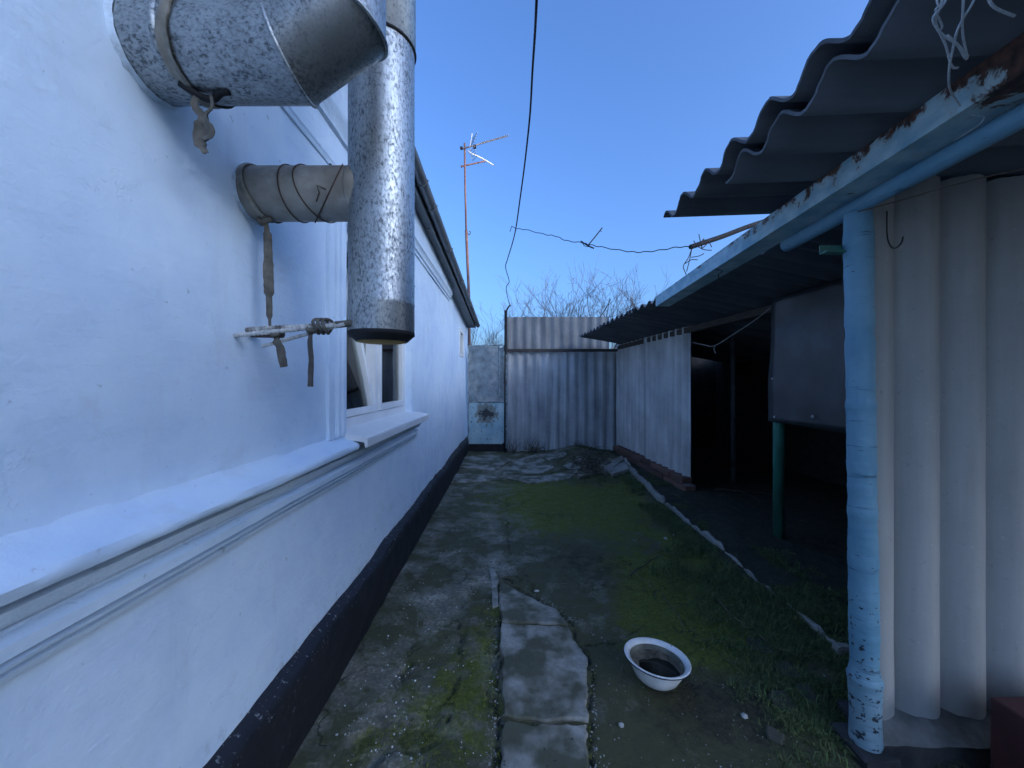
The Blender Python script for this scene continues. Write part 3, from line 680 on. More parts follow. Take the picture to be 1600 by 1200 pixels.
def profile_run(name, prof, y0, y1, mat, step=0.02, jit=0.003, wave=0.004, seed=70, slope=0.0, smooth=True, endcap=True):
    yl = np.linspace(y0, y1, max(2, int((y1-y0)/step)+1)); v = []; f = []; m = len(prof)
    A0 = fbm(yl*1.7, yl*0+.3, seed, 3)-.5; YG, IG = np.meshgrid(yl, np.arange(m), indexing='ij'); A1 = fbm(YG*14, IG*1.7, seed+1, 3)-.5
    for k, y in enumerate(yl):
        n0 = float(A0[k])
        for i, (x, z) in enumerate(prof):
            n1 = float(A1[k, i])
            v.append((x+n1*jit*2, y, z+n0*wave*2+n1*jit*1.2+slope*(y-y0)))
    for i in range(len(yl)-1):
        for j in range(m-1):
            a = i*m+j; f.append((a, a+m, a+m+1, a+1))
    if endcap:
        f.append(tuple(range(m))); f.append(tuple((len(yl)-1)*m+j for j in range(m-1, -1, -1)))
    o = mesh_obj(name, v, f, mat, house)
    return autosmooth(o, 40) if smooth else o
low = [(-0.715, .742), (-0.686, .743), (-0.682, .753), (-0.712, .754), (-0.712, .7615), (-0.676, .763), (-0.673, .770), (-0.708, .7715), (-0.708, .7795), (-0.668, .781), (-0.667, .800), (-0.694, .806), (-0.694, .816), (-0.660, .828), (-0.655, .836), (-0.650, .854), (-0.700, .857)]
profile_run('belt_moulding', low + [(-0.700, .872), (-0.72, .880)], WY0, 2.86, WHITE, seed=70, jit=0.0016)
profile_run('belt_ledge', [(-0.72, .870), (-0.655, .868), (-0.634, .867), (-0.627, .870), (-0.6235, .877), (-0.6235, .886), (-0.628, .893), (-0.640, .899), (-0.655, .905), (-0.672, .912), (-0.688, .920), (-0.699, .931), (-0.708, .952), (-0.72, .99)], WY0, 1.615, WHITE, seed=74, jit=0.0042, wave=0.007)
# upper mouldings and cornice
profile_run('cornice', [(-0.715, 1.99), (-0.690, 1.992), (-0.686, 2.004), (-0.694, 2.010), (-0.688, 2.016), (-0.690, 2.135), (-0.676, 2.142), (-0.672, 2.165), (-0.655, 2.185), (-0.650, 2.21), (-0.650, 2.40), (-0.72, 2.42)], WY0, 2.2, WHITE, seed=78, jit=0.002)
co_ = [(-0.715, 2.10), (-0.686, 2.105), (-0.684, 2.118), (-0.690, 2.122), (-0.674, 2.132), (-0.670, 2.16), (-0.655, 2.175)]
v = []; f = []; yl = np.linspace(2.2, 4.50, 60); m = len(co_)+2
for y in yl:
    top = float(eave_z(y))+.01
    for (x, z) in co_: v.append((x, y, min(z, top)))
    v += [(-0.652, y, max(2.18, top)), (-0.72, y, max(2.18, top)+.004)]
for i in range(len(yl)-1):
    for j in range(m-1):
        a = i*m+j; f.append((a, a+m, a+m+1, a+1))
f.append(tuple((len(yl)-1)*m+j for j in range(m-1, -1, -1)))
autosmooth(mesh_obj('cornice', v, f, WHITE, house), 40)
# window surround with two raised cords
s = MB()
s.box((-0.72, 1.475, .925), (-0.685, 1.635, 1.86), 0.006, 0.0)
s.box((-0.72, 2.745, .93), (-0.690, 2.86, 1.86), 0.005)
s.box((-0.72, 1.475, 1.862), (-0.686, 2.86, 1.95), 0.006)
s.build('window_surround', WHITE, house)
for yv in (1.535, 1.578):
    t = MB(); zl = np.arange(.93, 1.94, .02)
    t.tube([(-0.683+.004*(float(fbm(z*9, yv, 80))-.5), yv+.010*(float(fbm(z*5, yv*7, 81))-.5), z) for z in zl], 0.012, 8)
    t.build('moulded_cord', WHITE, house, True)
# window
FX = -0.735
win = MB()
def frame(mb, y0, y1, z0, z1, x0, x1, w, bev=.004):
    mb.box((x0, y0, z0), (x1, y1, z0+w), bev); mb.box((x0, y0, z1-w), (x1, y1, z1), bev)
    mb.box((x0, y0, z0+w-.001), (x1, y0+w, z1-w+.001), bev); mb.box((x0, y1-w, z0+w-.001), (x1, y1, z1-w+.001), bev)
frame(win, OY0, OY1, OZ0+.02, OZ1, FX-.06, FX, 0.05)
win.box((FX-.058, 2.135, OZ0+.07), (FX-.003, 2.185, OZ1-.05), .004)
wo = win.build('window', UPVC, house); wo['label'] = 'white double window with open inner sash'
for (a, b, tl) in ((OY0+.052, 2.133, R(-11)), (2.187, OY1-.052, 0)):
    z0 = OZ0+.072; hh = OZ1-.052-z0
    q = MB(); frame(q, a, b, 0, hh, -.05, .006, 0.036, .004); sf = q.build('sash_frame', UPVC, wo); sf.location = (FX, 0, z0); sf.rotation_euler = (0, tl, 0)
    q = MB(); q.box((-.026, a+.034, .034), (-.022, b-.034, hh-.034)); sg_ = q.build('glass_pane', GLASS, wo); sg_.location = (FX, 0, z0); sg_.rotation_euler = (0, tl, 0)
# reveals
rv = MB()
rv.box((FX-.07, OY0-.02, OZ0), (WX-.001, OY0, OZ1)); rv.box((FX-.07, OY1, OZ0), (WX-.001, OY1+.02, OZ1)); rv.box((FX-.07, OY0-.02, OZ1+.001), (WX-.001, OY1+.02, OZ1+.021))
rv.build('window_reveal', WHITE, house)
# tilted inner casement, curtain and the room behind
for (ya_, yb_) in ((1.66, 2.26), (2.46, 2.78)):
    cu = MB(); v = []; f = []; n_ = int((yb_-ya_)/.008)
    for i in range(n_):
        y = ya_ + i*.008; x = FX-.235 + .016*math.sin(i*.9+ya_) + .007*math.sin(i*.37)
        v += [(x, y, .9), (x, y, 1.9)]
    for i in range(n_-1): f.append((2*i, 2*i+2, 2*i+3, 2*i+1))
    cu.add(v, f); cu.build('curtain', CURT, wo, True)
rm = MB(); rm.add([(-3, .6, .1), (-3, 4, .1), (-3, 4, 2.2), (-3, .6, 2.2), (FX-.07, .6, .1), (FX-.07, 4, .1), (FX-.07, 4, 2.2), (FX-.07, .6, 2.2)], [(0, 1, 2, 3), (0, 4, 5, 1), (3, 2, 6, 7), (0, 3, 7, 4), (1, 5, 6, 2)])
rm.build('room_lining', ROOMD, house)
# outside sill with drip nose
sl = [(-0.74, .945), (-0.70, .940), (-0.600, .922), (-0.592, .918), (-0.590, .910), (-0.590, .880), (-0.600, .878), (-0.604, .900), (-0.70, .915), (-0.74, .918)]
v = []; f = []; m = len(sl)
for y in (1.612, 2.845):
    v += [(x, y, z) for x, z in sl]
f = [(i, (i+1) % m, m+(i+1) % m, m+i) for i in range(m)] + [tuple(range(m-1, -1, -1)), tuple(range(m, 2*m))]
so = mesh_obj('window_sill', v, f, UPVC, house); 
# small far window
sw = MB(); frame(sw, SW[0]-.03, SW[1]+.03, SW[2]-.03, SW[3]+.03, -.74, -.688, .045); so2 = sw.build('small_window', UPVC, house)
q = MB(); q.box((-.725, SW[0]+.01, SW[2]+.01), (-.720, SW[1]-.01, SW[3]-.01)); q.build('glass_pane', GLASS, so2)
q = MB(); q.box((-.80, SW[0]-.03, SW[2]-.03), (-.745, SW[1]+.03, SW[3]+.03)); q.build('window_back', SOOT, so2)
# soffit boards, fascia and gutter
def eX(Y): return -0.600 + 0.018*(Y-2.0)/4.6
edges_y = [WY0, -0.6, 0.4, 1.0, 1.62, 2.28, 2.98, 3.72, 4.50, 5.35, 6.10, WY1+.1]
for a, b in zip(edges_y[:-1], edges_y[1:]):
    a2, b2 = a+.004, b-.004
    za, zb = float(eave_z(a2)), float(eave_z(b2))
    bot = [(WX-.01, a2, za), (eX(a2), a2, za), (eX(b2), b2, zb), (WX-.01, b2, zb)]
    t = MB(); t.add(bot + [(x, y, z+.012) for x, y, z in bot], [(3, 2, 1, 0), (4, 5, 6, 7), (0, 1, 5, 4), (1, 2, 6, 5), (2, 3, 7, 6), (3, 0, 4, 7)])
    t.build('soffit_board', SOFFIT, house)
fa = MB(); ya, yb = WY0-.02, WY1+.11
za, zb = float(eave_z(ya)), float(eave_z(yb))
q = [(eX(ya)+.001, ya, za-.012), (eX(ya)+.014, ya, za-.012), (eX(yb)+.014, yb, zb-.012), (eX(yb)+.001, yb, zb-.012)]
fa.add(q + [(x, y, z+.075) for x, y, z in q], [(3, 2, 1, 0), (4, 5, 6, 7), (0, 1, 5, 4), (1, 2, 6, 5), (2, 3, 7, 6), (3, 0, 4, 7)])
fa.build('fascia', GUTTER, house)
gt = MB(); v = []; f = []; K = 12
for y in (ya, yb):
    for rr in (0.036, 0.033):
        for k in range(K+1):
            a = math.pi*(1 + k/K)
            v.append((eX(y)+.052+rr*math.cos(a), y, float(eave_z(y))+.045+rr*math.sin(a)*1.05))
n = K+1
for k in range(K):
    f.append((k, k+1, 2*n+k+1, 2*n+k)); f.append((n+k+1, n+k, 3*n+k, 3*n+k+1))
f += [(0, 2*n, 3*n, n), (K, n+K, 3*n+K, 2*n+K)]
for k in range(K): f += [(k, n+k, n+k+1, k+1), (2*n+k, 2*n+k+1, 3*n+k+1, 3*n+k)]
gt.add(v, f); go = gt.build('gutter', GUTTER, house, True); autosmooth(go, 50)
for y in [0.2, 1.0, 1.75, 2.42, 2.72, 3.45, 4.3, 5.2, 6.1]:
    t = MB(); pts = [(eX(y)+.052+.039*math.cos(math.pi*(1+k/8)), y, float(eave_z(y))+.045+.041*math.sin(math.pi*(1+k/8))) for k in range(9)]
    t.tube(pts, .006, 6); t.build('gutter_bracket', GUTTER, go)

# unseen block added behind the camera to keep low sun off the yard
BH = 2.5 + 53*math.tan(el)
nb = empty('sun_blocker', (50*math.sin(az), 2 + 50*math.cos(az), 0), math.pi/2 - az); tag(nb, 'unseen block added behind the viewer to keep the low sun out', 'blocker')
t = MB(); t.box((-4, -22, -.1), (4, 22, BH)); t.build('wall', MORTAR, nb)
t = MB(); t.box((-4.3, -22.3, BH+.01), (4.3, 22.3, BH+.35)); t.build('roof', ROOFS, nb)
for fl in range(5):  # window shapes dressing the added sun blocker
    for yy in range(-20, 20, 5):
        t = MB(); t.box((-4.04, yy, 1.0+fl*2.8), (-4.002, yy+1.5, 2.4+fl*2.8)); w_ = t.build('window', UPVC, nb)
        t = MB(); t.box((-4.05, yy+.08, 1.08+fl*2.8), (-4.042, yy+1.42, 2.32+fl*2.8)); t.build('pane', SOOT, w_)

# ------------------------------------------------------------------ flue pipes on the wall
RP = 0.0855
# upper pipe: leaves the wall, mitred elbow, then straight up
upper = empty('elbow_flue', (-0.71, 0.757, 1.80)); tag(upper, 'big galvanised elbow flue leaving the white wall at the top, tied with a rag', 'pipe')
def ring(c, d, r, seg=48):
    d = Vector(d).normalized(); u = Vector((0, 1, 0)); w = d.cross(u).normalized(); c = Vector(c)
    return [c + u*math.cos(2*math.pi*k/seg)*r + w*math.sin(2*math.pi*k/seg)*r for k in range(seg)]
def mitre_ring(c, d1, d2, r, seg=48):
    """points where a cylinder of axis d1 meets the bisecting plane at c"""
    d1 = Vector(d1).normalized(); d2 = Vector(d2).normalized(); nrm = (d1+d2).normalized()
    pts = ring(c, d1, r, seg); out = []
    for p in pts:
        t = (Vector(c)-p).dot(nrm)/d1.dot(nrm); out.append(p + d1*t)
    return out
def loft(rings, cap0=False, cap1=False):
    mb = MB(); seg = len(rings[0]); v = [p for rg in rings for p in rg]; f = []
    for i in range(len(rings)-1):
        for j in range(seg):
            k = (j+1) % seg; f.append((i*seg+j, (i+1)*seg+j, (i+1)*seg+k, i*seg+k))
    if cap0: f.append(tuple(range(seg)))
    if cap1: f.append(tuple((len(rings)-1)*seg+j for j in range(seg-1, -1, -1)))
    return mb.add(v, f)
d1 = Vector((1, 0, 0)); d2 = Vector((math.cos(R(36)), 0, math.sin(R(36)))); d3 = Vector((0, 0, 1))
B = Vector((0.275, 0, 0)); C = Vector((0.372, 0, 0.372*0+0.097*math.tan(R(36))))
loft([ring((-0.03, 0, 0), d1, RP), ring((0.07, 0, 0), d1, RP)]).build('wall_section', GALVX, upper, True)
bead = []
for t in np.linspace(0, 1, 9): bead.append(ring((0.07+.014*t, 0, 0), d1, RP + .004*math.sin(math.pi*t)))
loft(bead).build('bead', GALVX, upper, True)
loft([ring((0.084, 0, 0), d1, RP), ring((0.18, 0, 0), d1, RP), mitre_ring(B, d1, d2, RP)]).build('pipe_section', GALVX, upper, True)
loft([mitre_ring(B, d1, d2, RP+.003), mitre_ring(B + d2*.0, d2, d1, RP+.003)]) if False else None
loft([[p for p in mitre_ring(B, d1, d2, RP)], mitre_ring(C, d2, d3, RP)]).build('elbow_section', m_galv('galvanised_elbow', (1, 1, 1), 0.85), upper, True)
loft([mitre_ring(C, d2, d3, RP), ring(C + d3*1.1, d3, RP)]).build('riser', GALV, upper, True)
for (c, a, b) in ((B, d1, d2), (C, d2, d3)):
    rr = mitre_ring(c, a, b, RP+.001); t = MB(); t.tube(rr + [rr[0], rr[1]], .0038, 6, False); t.build('seam', GALVX, upper, True)
# vertical pipe with beige branch
vert = empty('vertical_flue', (-0.352, 1.04, 1.28)); tag(vert, 'vertical galvanised chimney flue with open bottom standing off the white wall', 'pipe')
m1 = MB(); prof = [(RP, .035), (RP, .76)]
m1.lathe([(RP-.001, 0.0), (RP, .004), (RP, .075), (RP+.0012, .08), (RP, .085), (RP, .3), (RP, .56), (RP, .778)], seg=56); m1.build('pipe_section', GALV, vert, True)
m1 = MB(); m1.lathe([(RP+.0005, .770), (RP+.003, .772), (RP+.003, 1.9)], seg=56); m1.build('upper_section', GALV, vert, True)
m1 = MB(); m1.lathe([(RP+.003, .766), (RP+.0055, .769), (RP+.003, .773)], seg=56); m1.build('joint_band', SOOT, vert, True)
m1 = MB(); m1.lathe([(RP+.0005, .006), (RP+.001, -.002), (RP-.004, -.006), (.066, -.020), (.064, -.020)], seg=56); m1.build('bottom_collar', SOOT, vert, True)
m1 = MB(); m1.lathe([(.0645, -.019), (.055, -.022), (.0005, -.022)], seg=40); m1.build('bottom_cap', OCHRE, vert, True)
br = empty('branch_flue', (-0.712, 1.04, 1.660)); tag(br, 'short beige cement branch pipe between the wall and the vertical flue', 'pipe')
RB = 0.069
m1 = MB(); m1.lathe([(RB, -.03), (RB, .10), (RB, .33)], seg=40, axis='x'); m1.build('pipe_body', BEIGE, br, True)
m1 = MB(); m1.lathe([(RB-.004, .284), (RB+.0015, .284), (RB+.002, .287), (RB+.002, .335), (RB-.004, .335)], seg=40, axis='x'); m1.build('end_collar', BEIGE, br, True)
for xx, tilt in ((.128, .01), (.185, .03), (.215, -.06)):
    t = MB(); pts = []
    for k in range(41):
        a = 2*math.pi*k/40; pts.append((xx + tilt*math.cos(a+.6), (RB+.002)*math.cos(a), (RB+.002)*math.sin(a)))
    t.tube(pts, .0016, 5); t.build('binding_wire', RUSTW, br, True)
t = MB(); t.tube([(.21, -.055, -.045), (.225, -.07, -.03), (.22, -.072, -.012), (.24, -.066, -.02)], .0016, 5); t.build('wire_end', RUSTW, br, True); t = MB(); t.tube([(.215, 0, .066), (.224, -.01, .078), (.232, -.01, .07)], .0016, 5); t.build('wire_end', RUSTW, br, True)
t = MB(); v = []; f = []
for k in range(40):
    a = 2*math.pi*k/40; r0 = RB + .002*random.random(); r1 = RB + .004 + .008*random.random()**2
    v += [(.014, r0*math.cos(a), r0*math.sin(a)), (.002, r1*math.cos(a), r1*math.sin(a))]
for k in range(40): j = (k+1) % 40; f.append((2*k, 2*j, 2*j+1, 2*k+1))
t.add(v, f); t.build('plaster_ring', WHITE, br, True)
t = MB(); v = []; f = []
for k in range(48):
    a = 2*math.pi*k/48; r0 = RP + .002*random.random(); r1 = RP + .004 + .008*random.random()**2
    v += [(.012, r0*math.cos(a), r0*math.sin(a)), (.000, r1*math.cos(a), r1*math.sin(a))]
for k in range(48): j = (k+1) % 48; f.append((2*k, 2*j, 2*j+1, 2*k+1))
t.add(v, f); t.build('plaster_ring', WHITE, upper, True)

# rags
def ribbon(mb, pts, widths, up=(1, 0, 0), seed=0, th=.0016, rag=.12):
    pts = [Vector(p) for p in pts]; n = len(pts); v = []; f = []
    for i, p in enumerate(pts):
        d = (pts[min(i+1, n-1)]-pts[max(i-1, 0)]).normalized()
        w = Vector(up) if not isinstance(up, list) else Vector(up[i])
        w = (w - d*w.dot(d)).normalized(); nr = d.cross(w)
        for k in range(5):
            t = (k-2)/2
            off = w*(widths[i]/2*t*(1+rag*random.uniform(-1, 1))) + nr*(.20*widths[i]*math.sin(t*3.1+i*.55+seed) * .5)
            v.append(p+off)
    for i in range(n-1):
        for k in range(4):
            a = i*5+k; f.append((a, a+1, a+6, a+5))
    m = len(v); v2 = [Vector(q)+Vector((0, -th, 0)) for q in v]
    f2 = [tuple(reversed([x+m for x in q])) for q in f]
    mb.add(v+v2, f+f2); return mb
def sm_path(pts, n):
    P_ = [Vector(p) for p in pts]; out = []
    for i in range(len(P_)-1):
        p0 = P_[max(i-1, 0)]; p1 = P_[i]; p2 = P_[i+1]; p3 = P_[min(i+2, len(P_)-1)]
        for k in range(n):
            t = k/n
            out.append(0.5*((2*p1) + (p2-p0)*t + (2*p0-5*p1+4*p2-p3)*t*t + (3*p1-p0-3*p2+p3)*t**3))
    out.append(P_[-1]); return out
# rag round the upper pipe
rg = empty('rag_tie', (-0.60, 0.757, 1.80)); tag(rg, 'long grey rag tied round the big upper elbow flue, ends dangling', 'rag')
t = MB(); pts = []; ups = []
for k in range(49):
    a = 2*math.pi*k/48
    pts.append((.008*math.cos(a)+.02*math.sin(a), (RP+.003)*math.cos(a), (RP+.003)*math.sin(a))); ups.append((1, 0, 0))
ribbon(t, pts, [.020]*49, ups, 1, .003, .15); t.build('band', RAGP, rg, True)
zb = -RP
t = MB()
t.tube(sm_path([(-.03, -.03, zb+.004), (-.005, -.012, zb-.008), (.015, -.006, zb-.010), (.035, -.012, zb-.002), (.05, -.01, zb+.002)], 6), [.007]*25, 7); t.build('knot', SOOT, rg, True)
t = MB(); ribbon(t, sm_path([(-.006, -.014, zb-.006), (-.012, -.016, zb-.03), (.006, -.018, zb-.052), (.002, -.016, zb-.075), (-.002, -.016, zb-.10), (.010, -.016, zb-.122)], 6), [.010]*8+[.016]*8+[.024]*7+[.020]*4+[.011]*4, (1, .4, 0), 2, .002, .07); t.build('tail', RAG, rg, True)
t = MB(); ribbon(t, sm_path([(.018, -.012, zb-.006), (.020, -.014, zb-.03), (.012, -.020, zb-.055), (.022, -.020, zb-.085), (.010, -.02, zb-.10)], 6), [.009]*8+[.015]*8+[.021]*9, (1, -.4, 0), 4, .002, .07); t.build('tail', RAG, rg, True)
# rag round the branch pipe
rg = empty('rag_tie', (-0.672, 1.04, 1.660)); tag(rg, 'narrow rag tied round the beige branch pipe, hanging down to the iron rods', 'rag')
t = MB(); pts = []
for k in range(41):
    a = 2*math.pi*k/40; pts.append((.012*math.cos(a)-.015*math.sin(a), (RB+.003)*math.cos(a), (RB+.003)*math.sin(a)))
ribbon(t, pts, [.016]*41, (1, 0, 0), 1, .003, .2); t.build('band', RAGP, rg, True)
t = MB(); t.tube(sm_path([(-.006, -.012, -RB-.002), (.006, -.016, -RB-.016), (.018, -.014, -RB-.006), (.030, -.012, -RB-.004)], 5), .008, 7); t.build('knot', RAG, rg, True)
t = MB(); ribbon(t, sm_path([(.014, -.014, -RB-.012), (.020, -.014, -RB-.06), (.022, -.014, -RB-.15), (.024, -.014, -RB-.23), (.026, -.014, -RB-.305)], 8), [.012]*6+[.019]*8+[.023]*8+[.014]*6+[.006]*5, (1, .5, 0), 3, .002, .05); t.build('tail', RAG, rg, True)
# iron rods
brk = empty('iron_bracket', (-0.71, 1.04, 1.29)); tag(brk, 'whitewashed ribbed iron rods holding the foot of the vertical flue to the wall', 'bracket')
def rebar(name, a, b, r, ribs=True, mat=ROD):
    a = Vector(a); b = Vector(b); L = (b-a).length; n = int(L/.0035); pts = []; rr = []
    for i in range(n+1):
        pts.append(a.lerp(b, i/n)); rr.append(r*(1.16 if ribs and i % 3 == 0 else .96))
    t = MB(); t.tube(pts, rr, 8); return t.build(name, mat, brk)
rebar('rod', (-.02, -.012, .000), (.292, -.045, .012), .0072)
rebar('rod', (-.02, -.06, -.022), (.265, -.075, .004), .0055)
rebar('rod', (.06, -.04, -.045), (.285, -.07, .008), .005, False)
rebar('rod', (-.02, .01, -.006), (.10, -.02, -.012), .010, False, RUSTW)
t = MB()
for k in range(3):
    pts = [(.215+.012*k+.004*math.sin(a*2), -.058+.024*math.cos(a), .004+.018*math.sin(a)) for a in np.linspace(0, 2*math.pi, 20)]
    t.tube(pts, .004, 6)
t.tube([(.26, -.06, .008), (.30, -.06, .012), (.31, -.05, .016)], .009, 8)
t.build('binding', RAG, brk, True)
rg = empty('rag_strip', (-0.60, 0.98, 1.265)); tag(rg, 'short grey rag strip knotted on the lowest iron rod', 'rag')
t = MB(); ribbon(t, sm_path([(0, 0, .008), (.004, -.006, -.01), (.012, -.004, -.03), (.022, -.004, -.075)], 5), [.010]*5+[.018]*6+[.018]*5, (1, .2, 0), 3, .003, .1); t.build('tail', RAG, rg, True)
t = MB(); t.tube(sm_path([(-.012, .0, .012), (0, -.012, .004), (.008, .004, .012), (-.004, .008, .0)], 4), .006, 6); t.build('knot', RAG, rg, True)
rg = empty('rag_strip', (-0.505, 0.97, 1.275)); tag(rg, 'longer dark rag strip hanging from the rods beside the flue foot', 'rag')
t = MB(); ribbon(t, sm_path([(0, 0, .008), (-.001, -.006, -.02), (.0, -.004, -.07), (-.001, -.004, -.135)], 5), [.009]*5+[.011]*6+[.012]*5, (1, .2, 0), 3, .003, .1); t.build('tail', m_plain('dark_rag', (.075, .07, .065), .95, 0, .3, 30, .4), rg, True)
t = MB(); t.tube(sm_path([(-.010, .0, .012), (0, -.012, .004), (.008, .004, .012)], 4), .007, 6); t.build('knot', RAG, rg, True)

# ------------------------------------------------------------------ gate and back fence
GYD = 6.24
gate = empty('gate', (-0.715, GYD, 0.03)); tag(gate, 'narrow sheet metal gate, grey above and rusty pale blue below, beside the house', 'gate')
gw = .60
t = MB(); t.box((0.01, 0, .815), (gw-.10, .010, 1.71), .002); t.build('upper_panel', GATEG, gate)
t = MB(); t.box((gw-.085, .001, .815), (gw-.02, .011, 1.69), .002); t.build('upper_strip', GATEG, gate)
t = MB(); t.tube([(gw-.092, -.004, .80), (gw-.092, -.004, 1.72)], .010, 6); t.tube([(0.0, -.002, 1.715), (gw-.02, -.002, 1.735)], .010, 6); t.tube([(0.0, -.004, .808), (gw-.01, -.004, .808)], .009, 6); t.tube([(.004, -.002, .12), (.004, -.002, 1.715)], .011, 6)
t.build('frame', m_plain('worn_frame', (.30, .36, .38), .6, .3, .4, 18, .2, (.08, .06, .05)), gate)
lp = MB(); cr = .05; zt, zl = .800, .125
pl = [(.008, zt), (.008, zl)] + [(gw-.012-cr+cr*math.sin(a), zl+cr-cr*math.cos(a)) for a in np.linspace(0, math.pi/2, 7)] + [(gw-.012, zt)]
n = len(pl); lp.add([(x, 0, z) for x, z in pl]+[(x, .012, z) for x, z in pl], [tuple(range(n)), tuple(range(2*n-1, n-1, -1))]+[(i, n+i, n+(i+1) % n, (i+1) % n) for i in range(n)])
lp.build('lower_panel', GATEB, gate)['label'] = 'pale blue lower panel with a rusty blotch'
t = MB(); t.box((.015, .02, -.03), (gw-.01, .035, .15), .004); t.build('bottom_flap', SOOT, gate)
fence = empty('fence', (-0.10, 6.30, 0.0)); tag(fence, 'grey corrugated cement sheet fence closing the far end of the yard', 'fence')
def stand(o, x, y, z, rz=0): o.location = (x, y, z); o.rotation_euler = (R(90), 0, rz)
s1 = corr_sheet('lower_sheet', CEM, fence, 1.66, 1.08, seed=1, phase=.6); stand(s1, 0.02, 0.0, 0.02)
s2 = corr_sheet('lower_sheet', CEM, fence, 1.66, 1.08, seed=2, phase=.6); stand(s2, 0.944, -.010, 0.04)
s3 = corr_sheet('upper_sheet', m_cement('fence_cement_old', (0.34, 0.34, 0.33), (0.17, 0.17, 0.17), 'y', 0.6), fence, .62, 1.70, seed=3, phase=.1, amp=.012); stand(s3, 0.0, .035, 1.615)
t = MB(); t.box((-.03, -.075, 1.655), (1.93, -.035, 1.70), .004); t.build('rail', WOODD, fence)
gp = empty('gate_post', (-0.105, 6.22, 0)); tag(gp, 'dark iron post between the gate and the corrugated fence', 'post')
t = MB(); t.tube([(0, 0, -.05), (0.004, 0, 2.32)], .024, 8); t.build('post', SOOT, gp, True)
t = MB(); t.tube([(.004, 0, 2.30), (.06, -.02, 2.39), (.085, -.02, 2.40)], .014, 6); t.build('tip', WIRE, gp)
t = MB(); t.tube([(.012, -.026, .08), (.012, -.026, 1.60)], .008, 6); t.build('hinge_bar', m_plain('flaky_paint', (.28, .36, .40), .7, .1, .6, 30, .3, (.08, .05, .04)), gp)

# ------------------------------------------------------------------ rear open shed
ROT_S = 0.085
shed = empty('open_shed', (0, -0.19, 0), ROT_S); tag(shed, 'low open shed with corrugated roof and grey sheet wall on the right', 'shed')
SX = 2.25
def shed_wall(o, x, y, z): o.location = (x, y, z); o.rotation_euler = (R(90), 0, R(-90))
# corrugated wall (local x of the sheet runs along -y)
w1 = corr_sheet('wall_sheet', CEMW, shed, 1.615, 1.08, seed=4, phase=0.0); shed_wall(w1, SX, 5.17, .14)
w2 = corr_sheet('wall_sheet', CEMW, shed, 1.59, 1.16, seed=5, phase=1.0, amp=.016); w2.scale = (1, 1.02, 1); shed_wall(w2, SX+.012, 6.29, .15)
t = MB(); t.box((SX-.03, 5.155, .16), (SX-.018, 5.185, 1.74), .002); t.build('cover_strip', m_plain('pale_strip', (.38, .40, .40), .7, .1, .2, 20, .1), shed)
# bricks under the wall, a brick each
bm = bmesh.new(); bmesh.ops.create_cube(bm, size=1)
for q in bm.verts: q.co = Vector((q.co.x*.12, q.co.y*.25, q.co.z*.062))
bmesh.ops.bevel(bm, geom=bm.edges[:], offset=.006, segments=1, affect='EDGES')
BME = bpy.data.meshes.new('brick'); bm.to_mesh(BME); bm.free(); BME.materials.append(BRICK)
for row in range(2):
    n = 9 if row == 0 else 8
    for k in range(n):
        y = 4.17 + k*.262 + (.0 if row == 0 else .10) + random.uniform(-.006, .006)
        if y > 6.2: continue
        data_obj('brick', BME, shed, (SX-.012+random.uniform(-.014, .014), y, .030+row*.073+random.uniform(-.003, .003)), (random.uniform(-.03, .03), random.uniform(-.03, .03), random.uniform(-.05, .05)))
t = MB(); t.box((SX-.05, 4.06, -.05), (SX+.045, 6.25, .064), .01, .004); t.build('mortar_bed', MORTAR, shed)
# roof sheets: ridges along x, waves along y
slope = math.atan(-0.165); ex, ez = 1.60, 1.890
def roof_sheet(y_near, width, seed, x0=ex, z0=ez, mat=CEMD, L=2.6, phase=0.0, amp=.022):
    o = corr_sheet('roof_sheet', mat, shed, L, width, seed=seed, phase=phase, amp=amp, chip=.006)
    # sheet local: x -> along -y of the shed, y -> along +x of the shed
    o.rotation_euler = Matrix(((0, math.cos(slope), -math.sin(slope)), (-1, 0, 0), (0, math.sin(slope), math.cos(slope)))).to_euler()
    o.location = (x0, y_near+width, z0)
    return o
roof_sheet(5.10, 1.10, 20); roof_sheet(4.06, 1.14, 21, ex+.010, ez+.013); roof_sheet(3.02, 1.14, 22, ex-.006, ez+.002); roof_sheet(1.98, 1.14, 23, ex+.02, ez+.012); roof_sheet(1.40, .66, 24, ex+.01, ez-.012)
t = MB(); t.box((SX-.02, 1.5, 1.685), (SX+.05, 6.2, 1.745), .006); t.build('wall_plate', WOODD, shed)
# dark sheet metal panel, slightly bent
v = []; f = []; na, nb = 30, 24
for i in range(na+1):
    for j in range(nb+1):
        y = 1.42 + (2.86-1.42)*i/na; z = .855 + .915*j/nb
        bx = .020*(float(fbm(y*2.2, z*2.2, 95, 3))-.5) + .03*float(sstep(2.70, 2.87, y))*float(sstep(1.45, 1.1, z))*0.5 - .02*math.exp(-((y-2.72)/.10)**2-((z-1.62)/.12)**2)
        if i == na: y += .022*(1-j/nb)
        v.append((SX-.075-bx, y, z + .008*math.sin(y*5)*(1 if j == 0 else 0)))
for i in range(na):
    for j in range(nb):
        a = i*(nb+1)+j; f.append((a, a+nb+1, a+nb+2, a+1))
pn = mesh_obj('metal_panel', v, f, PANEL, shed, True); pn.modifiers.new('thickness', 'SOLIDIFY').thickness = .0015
for (y, z) in ((2.84, 1.18), (2.50, .93), (2.82, .90)):
    t = MB(); t.lathe([(.012, 0), (.008, -.006), (.0005, -.008)], (SX-.085, y, z), 10, 'x'); t.build('bolt', ALU, pn)
t = MB(); t.tube([(SX-.02, 2.86, -.05), (SX-.02, 2.86, 1.72)], .037, 14); t.build('green_post', GREEN, shed, True)
x_, y_ = G(1150, 757); 
